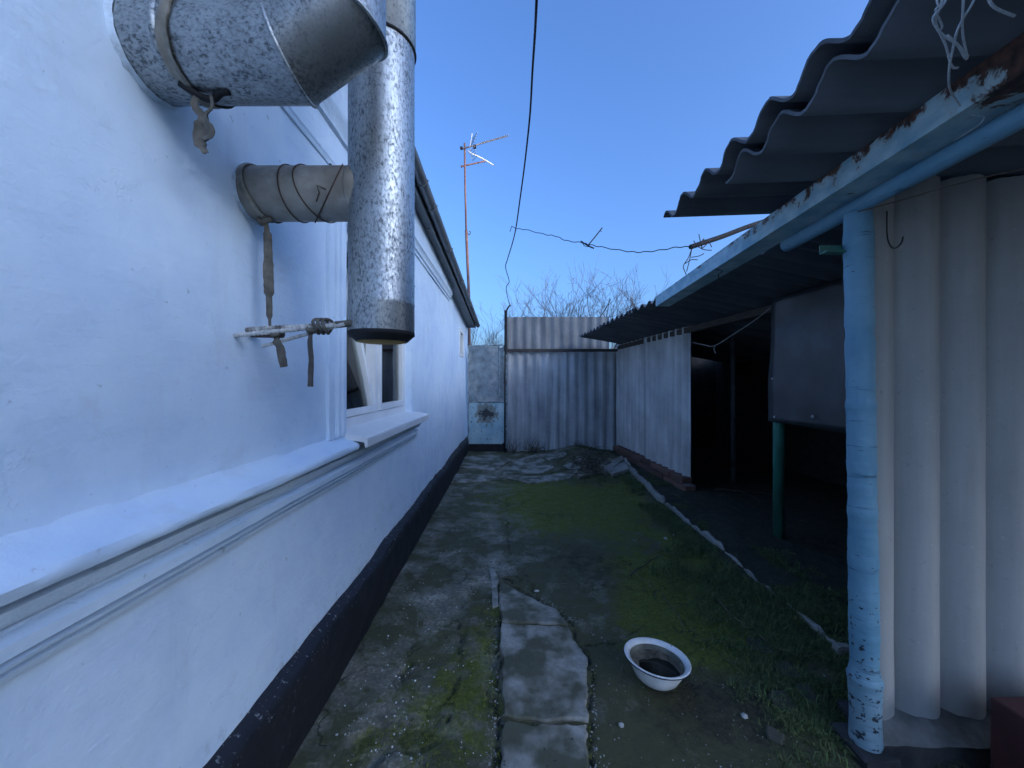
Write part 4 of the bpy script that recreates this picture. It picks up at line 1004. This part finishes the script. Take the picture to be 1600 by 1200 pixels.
t = MB(); t.tube([(x_+.085*y_, y_, -.05), (x_+.085*y_, y_, 1.82)], .028, 10); t.build('inner_post', GREY, shed, True)
t = MB(); t.box((4.0, 1.2, -.05), (4.06, 6.4, 1.6)); t.box((SX+.05, 6.36, -.05), (4.0, 6.40, 1.8)); t.build('inner_wall', SHADEIN, shed)  # back and end walls coloured near-black to keep the interior in shade

# ------------------------------------------------------------------ front canopy with the blue post
ROT_C = -0.0633
can = empty('canopy', (0, 0, 0), 0.0); tag(can, 'blue painted canopy frame with corrugated roof and grey sheet wall in the right foreground', 'canopy')
def CR(x, y, z): c, s_ = math.cos(ROT_C), math.sin(ROT_C); return (x*c - y*s_, x*s_ + y*c, z)
bx0 = .935
# angle-iron channel beam
bmv = MB()
def prism_y(mb, poly, y0, y1):
    n = len(poly); v = [(x, y0, z) for x, z in poly] + [(x, y1, z) for x, z in poly]
    mb.add(v, [tuple(range(n)), tuple(range(2*n-1, n-1, -1))] + [(i, n+i, n+(i+1) % n, (i+1) % n) for i in range(n)])
prism_y(bmv, [(bx0, 1.748), (bx0+.105, 1.748), (bx0+.105, 1.754), (bx0+.007, 1.756), (bx0+.006, 1.824), (bx0, 1.824)], -.6, 3.08)
bo = bmv.build('beam', BEAM, can); bo.rotation_euler = (0, 0, ROT_C)
bm_ = bmesh.new(); bm_.from_mesh(bo.data); bmesh.ops.recalc_face_normals(bm_, faces=bm_.faces[:]); bm_.to_mesh(bo.data); bm_.free()
t = MB(); t.tube([(1.034, -.6, 1.718), (1.034, 1.66, 1.718)], .025, 16); po = t.build('pipe_rail', PBLUE, can, True); po.rotation_euler = (0, 0, ROT_C)
v = []
zl = np.linspace(-.02, 1.70, 260); t = MB()
pts = [(1.146 - .024*(z/1.7), 1.245, z) for z in zl]
rr = [.0375 + .006*(float(fbm(z*26, 2, 97, 4))-.5) + (.006*math.exp(-((z-.20)/.02)**2)) + (.004 if z < .2 else 0) for z in zl]
t.tube(pts, rr, 28); pob = t.build('blue_post', PBLUE, can, True)
t = MB(); t.box((1.085, 1.18, -.14), (1.20, 1.32, -.012), .01, .004); t.build('post_footing', DARKB, can)
ws = corr_sheet('wall_sheet', CEMN, can, 1.78, 1.10, pitch=.1535, amp=.026, seed=41, phase=3.34, sharp=True, per=22, n_len=24, wob=.003, chip=.006); ws.location = (1.150, 1.285, .05); ws.rotation_euler = (R(90), 0, 0)
ws = corr_sheet('wall_sheet', CEMN, can, 1.78, 1.90, pitch=.1535, amp=.026, seed=42, phase=3.34+math.pi*(1.0/.1535), sharp=True, n_len=12); ws.location = (2.15, 1.300, .05); ws.rotation_euler = (R(90), 0, 0)
# mortar fillet and dark base under the sheet
v = []; f = []; xs_ = np.linspace(1.18, 3.0, 120)
for x in xs_:
    n1 = .012*(float(fbm(x*16, 1, 98, 3))-.5)
    v += [(x, 1.215+n1, -.004+n1*.3), (x, 1.222+n1, .006), (x, 1.33, .068+n1)]
for i in range(len(xs_)-1):
    a = 3*i; f += [(a, a+3, a+4, a+1), (a+1, a+4, a+5, a+2)]
mesh_obj('mortar_fillet', v, f, MORTAR, can, True)
t = MB(); t.box((1.185, 1.222, -.16), (3.0, 1.40, -.006), .006, .002); t.build('wall_base', DARKB, can)
# roof sheets of the canopy
cslope = math.atan(.034)
def can_sheet(x0, y1, z0, width, L, mat, seed, phase, amp=.026, pitch=.170):
    o = corr_sheet('roof_sheet', mat, can, L, width, pitch=pitch, seed=seed, phase=phase, amp=amp, per=18, n_len=12, th=.008, chip=.006)
    o.rotation_euler = Matrix(((0, math.cos(cslope), -math.sin(cslope)), (-1, 0, 0), (0, math.sin(cslope), math.cos(cslope)))).to_euler()
    o.location = (x0, y1, z0); return o
can_sheet(.690, 1.745, 1.886, 1.06, 1.9, CEMD, 51, .6)
can_sheet(.725, 1.300, 1.851, 1.15, 1.9, CEMU, 52, .6+2*math.pi*(.445/.17 % 1))
can_sheet(.690, 0.72, 1.893, 1.10, 1.9, CEMD, 53, .6+2*math.pi*(1.025/.17 % 1))
can_sheet(2.40, 1.75, 1.93, 2.2, 2.0, CEMD, 54, .6)
# small bracket by the post
t = MB(); t.box((1.02, 1.245, 1.575), (1.10, 1.275, 1.58)); t.box((1.02, 1.271, 1.5795), (1.10, 1.275, 1.605)); t.build('bracket', GREEN, can)
t = MB(); t.tube(sm_path([(1.01, 1.9, 1.71), (1.02, 1.86, 1.69), (.99, 1.84, 1.67), (.985, 1.83, 1.645)], 5), .003, 5); t.build('wire_loop', WIRE, can)

# hook, cord, twine
o = MB(); o.tube(sm_path([P(1386, 330, 1.245), P(1386, 365, 1.245), P(1390, 382, 1.24), P(1398, 388, 1.235), P(1408, 380, 1.23), P(1411, 370, 1.23)], 6), .0022, 6)
tag(o.build('wire_hook', WIRE, None, True), 'bent dark wire hook hanging on the near corrugated wall', 'hook')
o = MB(); o.tube(sm_path([P(1340, 331, 1.19), P(1400, 315, 1.16), P(1480, 292, 1.10), P(1560, 272, 1.05), P(1680, 250, 1.0)], 8), .0022, 6)
tag(o.build('cord', m_plain('brown_cord', (.16, .14, .115), .9, 0, .3, 60, .3), None, True), 'thin brown cord stretched from the blue post across the wall top', 'cord')
o = MB(); o.tube(sm_path([P(1083, 535, 4.05), P(1100, 539, 3.9), P(1117, 540, 3.75), P(1150, 520, 3.3), P(1180, 500, 3.1), P(1206, 480, 2.90)], 8), .005, 6); o.tube(sm_path([P(1117, 540, 3.75), P(1116, 546, 3.75), P(1118, 552, 3.75)], 4), .007, 6)
tag(o.build('washing_line', m_plain('grey_cord', (.30, .29, .27), .9, 0, .3, 60, .3), None, True), 'sagging pale cord across the dark shed opening', 'cord')
tw = empty('twine', P(1490, 20, 0.637)); tag(tw, 'tangle of white twine hanging from the roof edge at top right', 'twine')
O = P(1490, 20, 0.637)
def twine(pts, r=.0019, name='strand'):
    m_ = MB(); m_.tube(sm_path([Vector(p)-O for p in pts], 7), r, 6); m_.build(name, TWINE, tw, True)
twine([P(1492, -60, 0.620), P(1478, 0, 0.620), P(1458, 28, 0.643), P(1468, 50, 0.662), P(1478, 72, 0.680), P(1487, 103, 0.706), P(1497, 106, 0.708)])
twine([P(1470, -60, 0.620), P(1472, 0, 0.620), P(1462, 32, 0.647), P(1470, 52, 0.663), P(1496, 70, 0.678), P(1508, 90, 0.695), P(1513, 86, 0.692)])
twine([P(1505, -60, 0.620), P(1505, 0, 0.620), P(1504, 50, 0.662), P(1511, 88, 0.693), P(1508, 90, 0.695), P(1502, 76, 0.683), P(1480, 55, 0.666)])
twine([P(1532, -40, 0.620), P(1522, 0, 0.620), P(1498, 42, 0.655), P(1488, 80, 0.687), P(1483, 110, 0.712), P(1484, 138, 0.772), P(1494, 156, 0.825), P(1502, 168, 0.855)])
twine([P(1466, -40, 0.620), P(1464, 3, 0.622), P(1470, 8, 0.627), P(1462, 16, 0.633), P(1472, 40, 0.653), P(1468, 48, 0.660)], .0015)
twine([P(1540, -20, 0.620), P(1548, 5, 0.624), P(1562, 16, 0.633), P(1585, 25, 0.641)], .0022)
twine([P(1502, 168, 0.855), P(1520, 180, 0.855), P(1537, 182, 0.855), P(1528, 196, 0.855), P(1490, 220, 0.855)], .0012, 'wire_end')

# stick with tangled wire on the shed roof
sk = empty('wired_stick', P(1115, 374, 2.55)); tag(sk, 'dark weathered stick wound with wire, poking out over the blue beam', 'stick')
O = P(1115, 374, 2.55)
def rel(pts): return [Vector(p)-O for p in pts]
m_ = MB(); m_.tube(sm_path(rel([P(1079, 386, 2.5), P(1100, 379, 2.55), P(1130, 369, 2.6), P(1175, 352, 2.7), P(1230, 335, 2.8)]), 4), .016, 8); m_.build('stick', WOODD, sk, True)
for pts in ([P(1092, 366, 2.5), P(1095, 380, 2.5), P(1098, 390, 2.5)], [P(1081, 388, 2.5), P(1076, 402, 2.5), P(1068, 415, 2.48), P(1070, 424, 2.46), P(1077, 438, 2.45)],
            [P(1081, 388, 2.5), P(1078, 404, 2.5), P(1073, 424, 2.47)], [P(1088, 384, 2.5), P(1100, 390, 2.5), P(1112, 391, 2.5)], [P(1108, 378, 2.55), P(1112, 386, 2.5)],
            [P(1080, 402, 2.5), P(1092, 400, 2.5), P(1100, 396, 2.5)], [P(1070, 412, 2.5), P(1080, 406, 2.5), P(1090, 406, 2.5)], [P(1084, 376, 2.5), P(1090, 384, 2.48), P(1100, 373, 2.5), P(1096, 388, 2.48), P(1106, 380, 2.5)]):
    m_ = MB(); m_.tube(sm_path(rel(pts), 5), .0028, 5); m_.build('wire', RUSTW, sk, True)

# overhead wires
o = MB(); base = [P(848, -180, 1.7), P(839, -10, 2.0), P(836, 50, 2.25), P(832, 110, 2.5), P(828, 180, 2.8), P(820, 255, 3.2), P(812, 315, 3.5), P(806, 357, 3.8), P(800, 382, 4.2), P(793, 405, 4.6), P(790, 418, 4.9), P(795, 436, 5.3), P(795, 442, 5.4), P(791, 450, 5.6), P(794, 468, 6.1), P(797, 476, 6.2)]
pp = sm_path(base, 6); o.tube(pp, [.0055 + .003*max(0, 1-i/45) for i in range(len(pp))], 6)
tag(o.build('overhead_cable', WIRE, None, True), 'dark overhead cable dropping from the sky to the gate post', 'cable')
o = MB(); pp = sm_path([P(797, 362, 3.75), P(800, 354, 3.78), P(806, 357, 3.8), P(822, 359, 3.7), P(850, 366, 3.5), P(868, 369, 3.4), P(885, 376, 3.3), P(908, 379, 3.2), P(920, 382, 3.1), P(940, 386, 3.05), P(975, 392, 2.9), P(1000, 394, 2.8), P(1030, 391, 2.7), P(1060, 386, 2.6), P(1082, 386, 2.5)], 5)
pp = [p + Vector((0, 0, .004*math.sin(i*1.7))) for i, p in enumerate(pp)]
o.tube(pp, .0034, 5); ww = tag(o.build('tie_wire', WIRE, None, True), 'thin crooked wire strung from the cable to the stick, with a twig end', 'wire')
o = MB(); o.tube(sm_path([P(908, 377, 3.2), P(914, 381, 3.15), P(921, 385, 3.1), P(928, 388, 3.1)], 3), .006, 5); o.tube(sm_path([P(920, 382, 3.1), P(930, 370, 3.12), P(941, 356, 3.15)], 3), .005, 5); o.tube([P(938, 360, 3.15), P(940, 362, 3.15)], .003, 4); o.tube(sm_path([P(910, 378, 3.2), P(913, 384, 3.15), P(922, 386, 3.1)], 3), .003, 4)
o.build('twisted_end', WIRE, ww, True)

# ------------------------------------------------------------------ television antenna
AY = 8.2
O = P(734, 548, AY); O.z = 0
an = empty('tv_antenna', O); tag(an, 'tall rusty mast with a television antenna behind the house', 'antenna')
def A(px, py, dy=0): return P(px, py, AY+dy) - O
m_ = MB(); m_.tube([(0, 0, 0), A(733, 470), A(728.5, 360)], .030, 8); m_.build('mast', MAST, an, True)
m_ = MB(); m_.tube([A(728.6, 365), A(727, 300), A(726, 224)], .020, 8); m_.build('upper_mast', MAST, an, True)
m_ = MB(); m_.tube([A(721, 233, -.1), A(793, 212.5, .6)], .014, 6); m_.build('boom', m_plain('boom_grey', (.22, .20, .20), .5, .5, .2, 10, 0), an, True)
m_ = MB(); m_.tube([A(721, 260, -.05), A(757, 252, .3)], .016, 6); m_.tube([A(720, 260.3, -.05), A(722, 259.8, -.05)], .026, 8); m_.tube([A(756, 252.4, .3), A(757.5, 252, .3)], .024, 8); m_.build('lower_arm', MAST, an, True)
m_ = MB(); m_.tube([A(719, 232, -.1), A(723, 231, -.1)], .034, 8); m_.build('end_cap', SOOT, an)
b0, b1 = A(721, 233, -.1), A(793, 212.5, .6)
for k in range(12):
    t_ = .42 + .58*k/11; c = b0.lerp(b1, t_) + Vector((0, 0, .018)); h = .10 - .02*k/11
    m_ = MB(); m_.tube([c + Vector((-.30*h, h*.9, .35*h)), c - Vector((-.30*h, h*.9, .35*h))], .006, 5); m_.build('director', ALU, an)
for sgn in (1, -1):
    for k in range(4):
        c = b0.lerp(b1, .17) + Vector((.05 + .02*k, 0, sgn*(.06+.06*k)))
        m_ = MB(); m_.tube([c + Vector((-.07, .2, .06)), c - Vector((-.07, .2, .06))], .006, 5); m_.build('reflector_rod', ALU, an)
    m_ = MB(); c = b0.lerp(b1, .17); m_.tube([c, c+Vector((.05, 0, sgn*.28))], .007, 5); m_.build('reflector_arm', ALU, an)
m_ = MB(); m_.box(tuple(b0.lerp(b1, .27)+Vector((-.03, -.03, -.06))), tuple(b0.lerp(b1, .27)+Vector((.03, .03, .0)))); m_.build('dipole_box', SOOT, an)
m_ = MB(); m_.tube(sm_path([A(731, 236), A(737, 240), A(752, 247, .1), A(771, 258, .2)], 4), .014, 6); m_.build('white_rod', m_plain('white_rod', (.75, .78, .78), .4, 0, .05, 10, 0), an)
m_ = MB(); m_.tube(sm_path([A(729, 362), A(733, 367), A(735, 363), A(733, 361)], 4), .008, 5); m_.build('wire_ring', WIRE, an)

# ------------------------------------------------------------------ bare trees beyond the fence
def bare_tree(loc, label, height, spread, nl, seed, twr=.0045, start=0.35):
    rnd = random.Random(seed); root = empty('bare_tree', loc); tag(root, label, 'tree', 'bare trees beyond the fence')
    trunk = MB(); br_ = MB()
    def grow(mb, p, d, L, r, depth):
        n = 5; pts = [p]; q = p; dd = d.normalized()
        for i in range(n):
            dd = (dd + Vector((rnd.gauss(0, .10), rnd.gauss(0, .10), rnd.gauss(.04, .07)))).normalized()
            q = q + dd*L/n; pts.append(q)
        r1 = max(twr*.55, r*.55)
        mb.tube(pts, [r+(r1-r)*i/n for i in range(n+1)], 6 if depth < 2 else 4, False)
        if depth >= 5 or L < .12: return
        k = rnd.randint(3, 4) if depth < 3 else rnd.randint(2, 3)
        for j in range(k):
            t = rnd.uniform(.25, 1.0); i = min(n, max(1, int(t*n+.5)))
            ax = Vector((rnd.gauss(0, 1), rnd.gauss(0, 1), rnd.gauss(.2, .5))).normalized()
            ld = (pts[i]-pts[i-1]).normalized()
            nd = (ld*rnd.uniform(.6, 1.1) + ax*rnd.uniform(.5, .95)*spread).normalized()
            if nd.z < -.1: nd.z *= -.4
            grow(br_, pts[i], nd, L*rnd.uniform(.50, .78), max(twr*.7, r1*rnd.uniform(.55, .85)), depth+1)
    base = Vector((0, 0, -.05)); th = height*start
    trunk.tube([base, Vector((.03, 0, th*.5)), Vector((.0, .02, th))], [.085, .07, .06], 8, False)
    for j in range(nl):
        a = 2*math.pi*(j+rnd.uniform(-.25, .25))/nl
        grow(trunk if j < 0 else br_, Vector((0, .02, th*rnd.uniform(.7, 1))), Vector((math.cos(a)*spread, math.sin(a)*spread, rnd.uniform(.7, 1.5))), height*(1-start)*rnd.uniform(.5, .72), .034, 1)
    trunk.build('trunk', BARK, root, True); br_.build('crown', BARK, root, True)
    return root
def tree_at(px, Y): return ((px-800)/FPX*Y, Y, 0)
bare_tree(tree_at(872, 11.0), 'wide bare tree rising above the middle of the corrugated fence', 4.1, .85, 11, 3)
bare_tree(tree_at(940, 12.0), 'bare tree above the right end of the fence, next to the wide one', 3.7, .75, 9, 5)
bare_tree(tree_at(1015, 13.5), 'sparse bare tree showing between fence end and shed roof', 4.2, .65, 4, 9)
bare_tree(tree_at(757, 12.5), 'bare bushy tree in the gap above the narrow gate', 3.35, .7, 7, 12)

# ------------------------------------------------------------------ edging strip, bowl, box, debris
ed = empty('edging_strip', (KERBW[0][0], KERBW[0][1], 0)); tag(ed, 'thin broken pale cement edging running through the grass along the yard', 'edging')
def edge_piece(p0, p1, w, h, seed, drop=.0):
    a = Vector((*G(*p0), 0)); b = Vector((*G(*p1), 0)); L = (b-a).length; n = max(8, int(L/.012)); d = (b-a).normalized(); s_ = Vector((d.y, -d.x, 0))
    v = []; f = []
    for i in range(n+1):
        p = a.lerp(b, i/n) + s_*(.02*(float(fbm(i*.1, seed, seed, 3))-.5)); z = gz(p.x, p.y)
        hh = h*(.55+.9*float(fbm(i*.2, 2, seed, 4))) ; ww_ = w*(.8+.5*float(fbm(i*.15, 5, seed, 3)))
        e_ = min(1, .35+min(i, n-i)*.12); ww_ *= e_; hh *= e_
        q0 = p
        for (o_, zz) in ((-.5, -.05), (-.5, hh*.75), (-.3, hh), (.3, hh*.97), (.5, hh*.7), (.5, -.05)):
            q = p + s_*(o_*ww_*(.7+.7*float(fbm(q0.x*30, q0.y*30+o_*3, seed+7, 3)))); v.append((q.x-KERBW[0][0], q.y-KERBW[0][1], z+zz+.014*(float(fbm(q.x*60, q.y*60, seed, 3))-.5)))
    for i in range(n):
        for j in range(5): a_ = i*6+j; f.append((a_, a_+1, a_+7, a_+6))
    f += [tuple(range(5, -1, -1)), tuple(n*6+j for j in range(6))]
    mesh_obj('edging_piece', v, f, EDGE, ed)
edge_piece((976, 722), (986, 735), .03, .05, 1); edge_piece((984, 735), (1038, 789), .048, .045, 2); edge_piece((1039, 790), (1080, 822), .022, .03, 3)
edge_piece((1081, 823), (1094, 834), .022, .025, 4); edge_piece((1094, 834), (1131, 863), .030, .036, 5); edge_piece((1246, 965), (1316, 1027), .020, .022, 6); edge_piece((1134, 866), (1160, 890), .014, .014, 8)
edge_piece((1162, 892), (1186, 914), .016, .018, 7); edge_piece((1190, 917), (1214, 938), .014, .014, 9); edge_piece((1220, 943), (1244, 963), .016, .016, 10)
o = MB(); x, y = G(1317, 1028); o.box((x-.03, y-.02, 0), (x+.03, y+.02, .035), .006, .004); o.build('edging_piece', EDGE, ed).location = (-KERBW[0][0], -KERBW[0][1], gz(x, y))

# bowl
bw_c = Vector((.552, 1.475, 0)); bw_c.z = gz(bw_c.x, bw_c.y)+.012
bowl = empty('enamel_bowl', bw_c); tag(bowl, 'white enamel bowl with dark stale water standing on the mossy concrete', 'bowl'); bowl.rotation_euler = (R(-3), R(4), 0)
RO = .121
m_ = MB(); m_.lathe([(.0005, .002), (.058, .0), (.064, .003), (.080, .018), (.094, .045), (.100, .074), (.104, .080), (RO-.004, .087), (RO, .086), (RO+.0005, .084), (RO-.006, .0815), (.106, .0775)], seg=64)
b_ = m_.build('bowl_body', ENAMEL, bowl, True)
m_ = MB(); m_.lathe([(.106, .0772), (RO-.004, .0808), (RO+.0006, .0832), (RO+.0016, .0812), (RO-.002, .0782), (.105, .0742)], seg=64); m_.build('rim_underside', NAVY, bowl, True)
m_ = MB(); m_.lathe([(.0005, .004), (.056, .004), (.062, .006), (.078, .020), (.092, .046), (.098, .074)], seg=64); 
m_.build('inner_coating', m_plain('grimy_enamel', (.17, .18, .15), .6, 0, .45, 30, .3, (.07, .065, .05)), bowl, True)
v = []; f = []; K = 72
for k in range(K):
    a = 2*math.pi*k/K; r0 = .093; r1 = .074 + .020*(float(fbm(math.cos(a)*1.6+3, math.sin(a)*1.6, 111, 3))-.5)*2 - .012*math.cos(a-2.4)
    r1 = min(.089, max(.04, r1)); r2 = r1-.008
    for (q, z) in ((r0, .055), ((r0+r1)/2+.004, .048), (r1, .043), (r2, .034)): v.append((q*math.cos(a), q*math.sin(a), z+.003*(float(fbm(q*60+k*.4, k*.3, 112, 2))-.5)))
for k in range(K):
    j = (k+1) % K
    for i in range(3): f.append((4*k+i, 4*j+i, 4*j+i+1, 4*k+i+1))
mesh_obj('silt_rim', v, f, SILT, bowl, True)
m_ = MB(); m_.lathe([(.086, .0395), (.0005, .0395)], seg=48); m_.build('water', WATER, bowl)

bx = MB(); bx.box((1.41, .86, -.14), (2.0, 1.135, .225), .008); bo_ = tag(bx.build('wooden_box', MAROON), 'dark maroon painted box against the near corrugated wall, bottom right corner', 'box')

# twig pile and broken board near the far end
def tones(me, per_face):
    a = me.attributes.new('tone', 'FLOAT', 'FACE'); a.data.foreach_set('value', np.array(per_face, np.float32))
rnd = random.Random(5)
pile = MB(); tn = []
for k in range(300):
    px = rnd.gauss(922, 18); py = rnd.gauss(733, 9)
    py = min(max(py, 716), 756); x, y = G(px, py); z = gz(x, y) + abs(rnd.gauss(0.03, .035))
    a = rnd.uniform(0, math.pi); L = rnd.uniform(.05, .22); el_ = rnd.gauss(.1, .35)
    d = Vector((math.cos(a), math.sin(a)*.8, el_)); p = Vector((x, y, z)); n0 = len(pile.f)
    pile.tube([p-d*L/2, p+Vector((0, 0, rnd.uniform(-.01, .02))), p+d*L/2+Vector((rnd.gauss(0, .02), 0, 0))], rnd.uniform(.002, .006), 4, False); tn += [rnd.random()**2]*(len(pile.f)-n0)
o = pile.build('twig_pile', STRAW); tones(o.data, tn); tag(o, 'pile of dry twigs and weeds at the far end of the yard', 'twigs', kind='stuff')
o = empty('broken_board', (*G(955, 738), 0)); tag(o, 'broken pale cement sheet piece lying beside the twig pile', 'debris')
cx, cy = G(955, 738)
for k, pl in enumerate([((938, 732), (972, 719), (975, 724), (950, 741)), ((950, 740), (976, 727), (983, 738), (958, 746))]):
    pb = plate('board_piece', PG(*pl), None, EDGE, .045, .04, .01, seed=60+k); pb.parent = o; pb.matrix_parent_inverse = Matrix.Translation((-cx, -cy, 0)); 
for k, pl in enumerate([((900, 742), (925, 738), (930, 744), (905, 749))]):
    plate('concrete_slab', PG(*pl), ground, SLAB, .035, .04, .01, seed=70+k)

# loose branches on the yard and in the shed
def twig(name, pts, r, label, mat=None):
    w = [Vector((*G(px, py), 0)) for px, py in pts]; w = sm_path(w, 5)
    w = [Vector((p.x, p.y, gz(p.x, p.y)+r+.004+.01*math.sin(i*.7)**2)) for i, p in enumerate(w)]
    m2 = MB(); m2.tube(w, [r*(1-.6*i/len(w)) for i in range(len(w))], 5); tag(m2.build(name, mat or m_plain('twig_'+label[:6], (.16, .13, .09), .9, 0, .3, 30, 0), None, True), label, 'twig')
twig('fallen_twig', [(1037, 938), (1055, 960), (1066, 980), (1071, 998)], .003, 'short pale curved twig on the moss above the enamel bowl')
twig('fallen_twig', [(1120, 940), (1145, 968), (1180, 995), (1225, 1022), (1268, 1031), (1290, 1028)], .0035, 'long thin twig curving along the lower edge of the grass')
twig('fallen_twig', [(985, 895), (1005, 910), (1020, 922)], .003, 'short thin twig lying left of the grass tufts')
twig('fallen_twig', [(985, 903), (1010, 885), (1030, 872)], .005, 'dark crooked stick at the edge of the moss, left of the grass', WOODD)
twig('fallen_twig', [(974, 1042), (970, 1052), (968, 1060)], .002, 'tiny straw just left of the enamel bowl')
twig('shed_branch', [(1118, 768), (1150, 772), (1180, 774), (1205, 776)], .008, 'dry branch lying on the dark shed floor', WOODD)
twig('shed_branch', [(1140, 762), (1165, 775), (1190, 786)], .006, 'second dry branch crossing the first on the shed floor', WOODD)

# ------------------------------------------------------------------ grass, weeds, crumbs
gr = MB(); tn = []
rnd = random.Random(21)
def blade(x, y, L, w, lean, az_):
    z = gz(x, y) - .002; d = Vector((math.cos(az_), math.sin(az_), 0)); s_ = Vector((-d.y, d.x, 0))*w
    p0 = Vector((x, y, z)); p1 = p0 + d*L*lean*.35 + Vector((0, 0, L*.6)); p2 = p0 + d*L*lean + Vector((0, 0, L*max(.18, .95-.5*lean)))
    gr.add([p0-s_, p0+s_, p1+s_*.7, p1-s_*.7, p2], [(0, 1, 2, 3), (3, 2, 4)]); q = rnd.random(); tn.extend([q, q])
def tuft(x, y, n, R_, Lm):
    for _ in range(n):
        a = rnd.uniform(0, 2*math.pi); q = R_*math.sqrt(rnd.random())
        blade(x+q*math.cos(a), y+q*math.sin(a), Lm*rnd.uniform(.5, 1.25), rnd.uniform(.0009, .0022), rnd.uniform(.4, 1.5), a+rnd.gauss(0, .8))
count = 0
while count < 2100:
    Y = 1.25 + 3.6*rnd.random()**1.3; kx = float(kerb_x(Y)); wl_ = .42 if Y < 2.6 else .18
    X = kx + rnd.gauss(-.05, wl_*.55)
    dens = float(fbm(X*3.2, Y*3.2, 121, 3))
    if dens < .45 or (Y > 2.5 and abs(X-kx) < .06) or X < kx-wl_*1.35 or X > kx + .42: continue
    tuft(X, Y, rnd.randint(14, 34), rnd.uniform(.015, .05), rnd.uniform(.014, .032) if rnd.random() < .9 else .05); count += 1
for px, py in [(1085, 850), (1068, 858), (1100, 870), (1060, 890), (1130, 890), (1150, 910), (1170, 930), (1050, 868), (1110, 905), (1200, 940), (1230, 960)]:
    x, y = G(px, py); tuft(x, y, 130, .075, .06)
for k in range(170):
    x, y = G(rnd.gauss(935, 22), rnd.gauss(707, 4)); tuft(x, min(y, 6.2), 10, .05, .035)
for k in range(120):
    x, y = G(rnd.uniform(900, 1000), rnd.gauss(752, 10)); tuft(x, y, 10, .04, .04)
for k in range(26):
    x, y = G(rnd.uniform(1195, 1330), rnd.uniform(1120, 1200)); tuft(x, y, 12, .03, .03)
go_ = gr.build('grass', GRASS); tones(go_.data, tn); tag(go_, 'short dark green grass growing along the edging strip', 'grass', kind='stuff')
# moss: very short dense shoots where the moss grows thickest
gr = MB(); tn = []; rnd = random.Random(77)
XR = np.array([rnd.uniform(-.5, 1.45) for _ in range(60000)]); YR = np.array([1.05 + 3.4*rnd.random()**1.7 for _ in range(60000)])
mo_, di_, cr0_, sd_ = ground_fields(XR[None, :], YR[None, :]); mv = mo_[0] + np.maximum(cr0_[0]*.5, 0) + (fbm(XR*11, YR*11, 6, 4)-.5)*1.3
for x, y, q in zip(XR, YR, mv):
    if q > .50: blade(float(x), float(y), rnd.uniform(.004, .010)*(1 if rnd.random() < .93 else 2.2), rnd.uniform(.0009, .0020), rnd.uniform(.2, 1.3), rnd.uniform(0, 6.28))
mo2 = gr.build('moss', m_rand('moss_shoots', (0.040, 0.060, 0.006), (0.17, 0.20, 0.018))); tones(mo2.data, tn); tag(mo2, 'yellow green moss carpet on the damp concrete', 'moss', kind='stuff')
wd = MB(); tn = []; rnd = random.Random(9)
for cx, n in ((828, 30), (836, 22), (800, 26), (846, 12), (905, 14)):
    for k in range(n):
        x = (cx + rnd.gauss(0, 6)-800)/FPX*6.2; y = 6.18 + rnd.uniform(-.12, .04); p = Vector((x, y, gz(x, y))); L = rnd.uniform(.08, .30 if cx < 840 else .14)
        d = Vector((rnd.gauss(0, .35), rnd.gauss(-.1, .25), 1)).normalized(); n0 = len(wd.f)
        wd.tube([p, p+d*L*.5, p+d*L+Vector((rnd.gauss(0, .05), 0, -.02))], [.004, .003, .0015], 4, False); tn += [rnd.random()**2*.7]*(len(wd.f)-n0)
wo_ = wd.build('dry_weeds', STRAW); tones(wo_.data, tn); tag(wo_, 'dry weed stalks at the foot of the corrugated fence', 'weeds', kind='stuff')
cr_ = MB(); tn = []; rnd = random.Random(33)
ico = bmesh.new(); bmesh.ops.create_icosphere(ico, subdivisions=1, radius=1); iv = [q.co.copy() for q in ico.verts]; ifc = [tuple(q.index for q in f_.verts) for f_ in ico.faces]; ico.free()
def crumb(x, y, r, tone):
    z = gz(x, y); n0 = len(cr_.f); e = [rnd.uniform(.6, 1.3) for _ in range(3)]
    cr_.add([(x+q.x*r*e[0]*rnd.uniform(.8, 1.2), y+q.y*r*e[1]*rnd.uniform(.8, 1.2), z+r*.35+q.z*r*.7*e[2]) for q in iv], ifc); tn.extend([tone]*(len(cr_.f)-n0))
for k in range(170):
    px = rnd.gauss(625, 62); py = rnd.uniform(860, 1195)
    if px < 800-345*(py-598)/600+14: continue
    x, y = G(px, py); crumb(x, y, rnd.uniform(.0012, .0042), rnd.uniform(.5, 1))
for k in range(800):
    px = rnd.uniform(600, 1300); py = 700 + 500*rnd.random(); x, y = G(px, py)
    if x < -.6: continue
    crumb(x, y, rnd.uniform(.0008, .003), rnd.random()**2.2*.6)
for k in range(90):
    px = rnd.gauss(872, 26); py = 905 + (px-790)*.62 + rnd.gauss(0, 5); x, y = G(px, max(py, 870)); crumb(x, y, rnd.uniform(.0012, .0045), rnd.uniform(0, .3)**1.3)
for k in range(90):
    py = rnd.uniform(940, 1200); x, y = G(rnd.gauss(772, 7), py); crumb(x, y, rnd.uniform(.001, .005), rnd.uniform(0, .2))
for k in range(60):
    py = rnd.uniform(1040, 1200); x, y = G(rnd.gauss(929, 4), py); crumb(x, y, rnd.uniform(.001, .004), rnd.uniform(.05, .35))
for px, py, r in ((971, 1134, .011), (1163, 1119, .012), (1040, 842, .014), (1053, 836, .010), (870, 752, .02), (1288, 1058, .007), (838, 925, .012)):
    x, y = G(px, py); crumb(x, y, r, .45)
co2 = cr_.build('gravel', STONE); tones(co2.data, tn); tag(co2, 'scattered pale plaster crumbs and small stones on the concrete', 'gravel', kind='stuff')
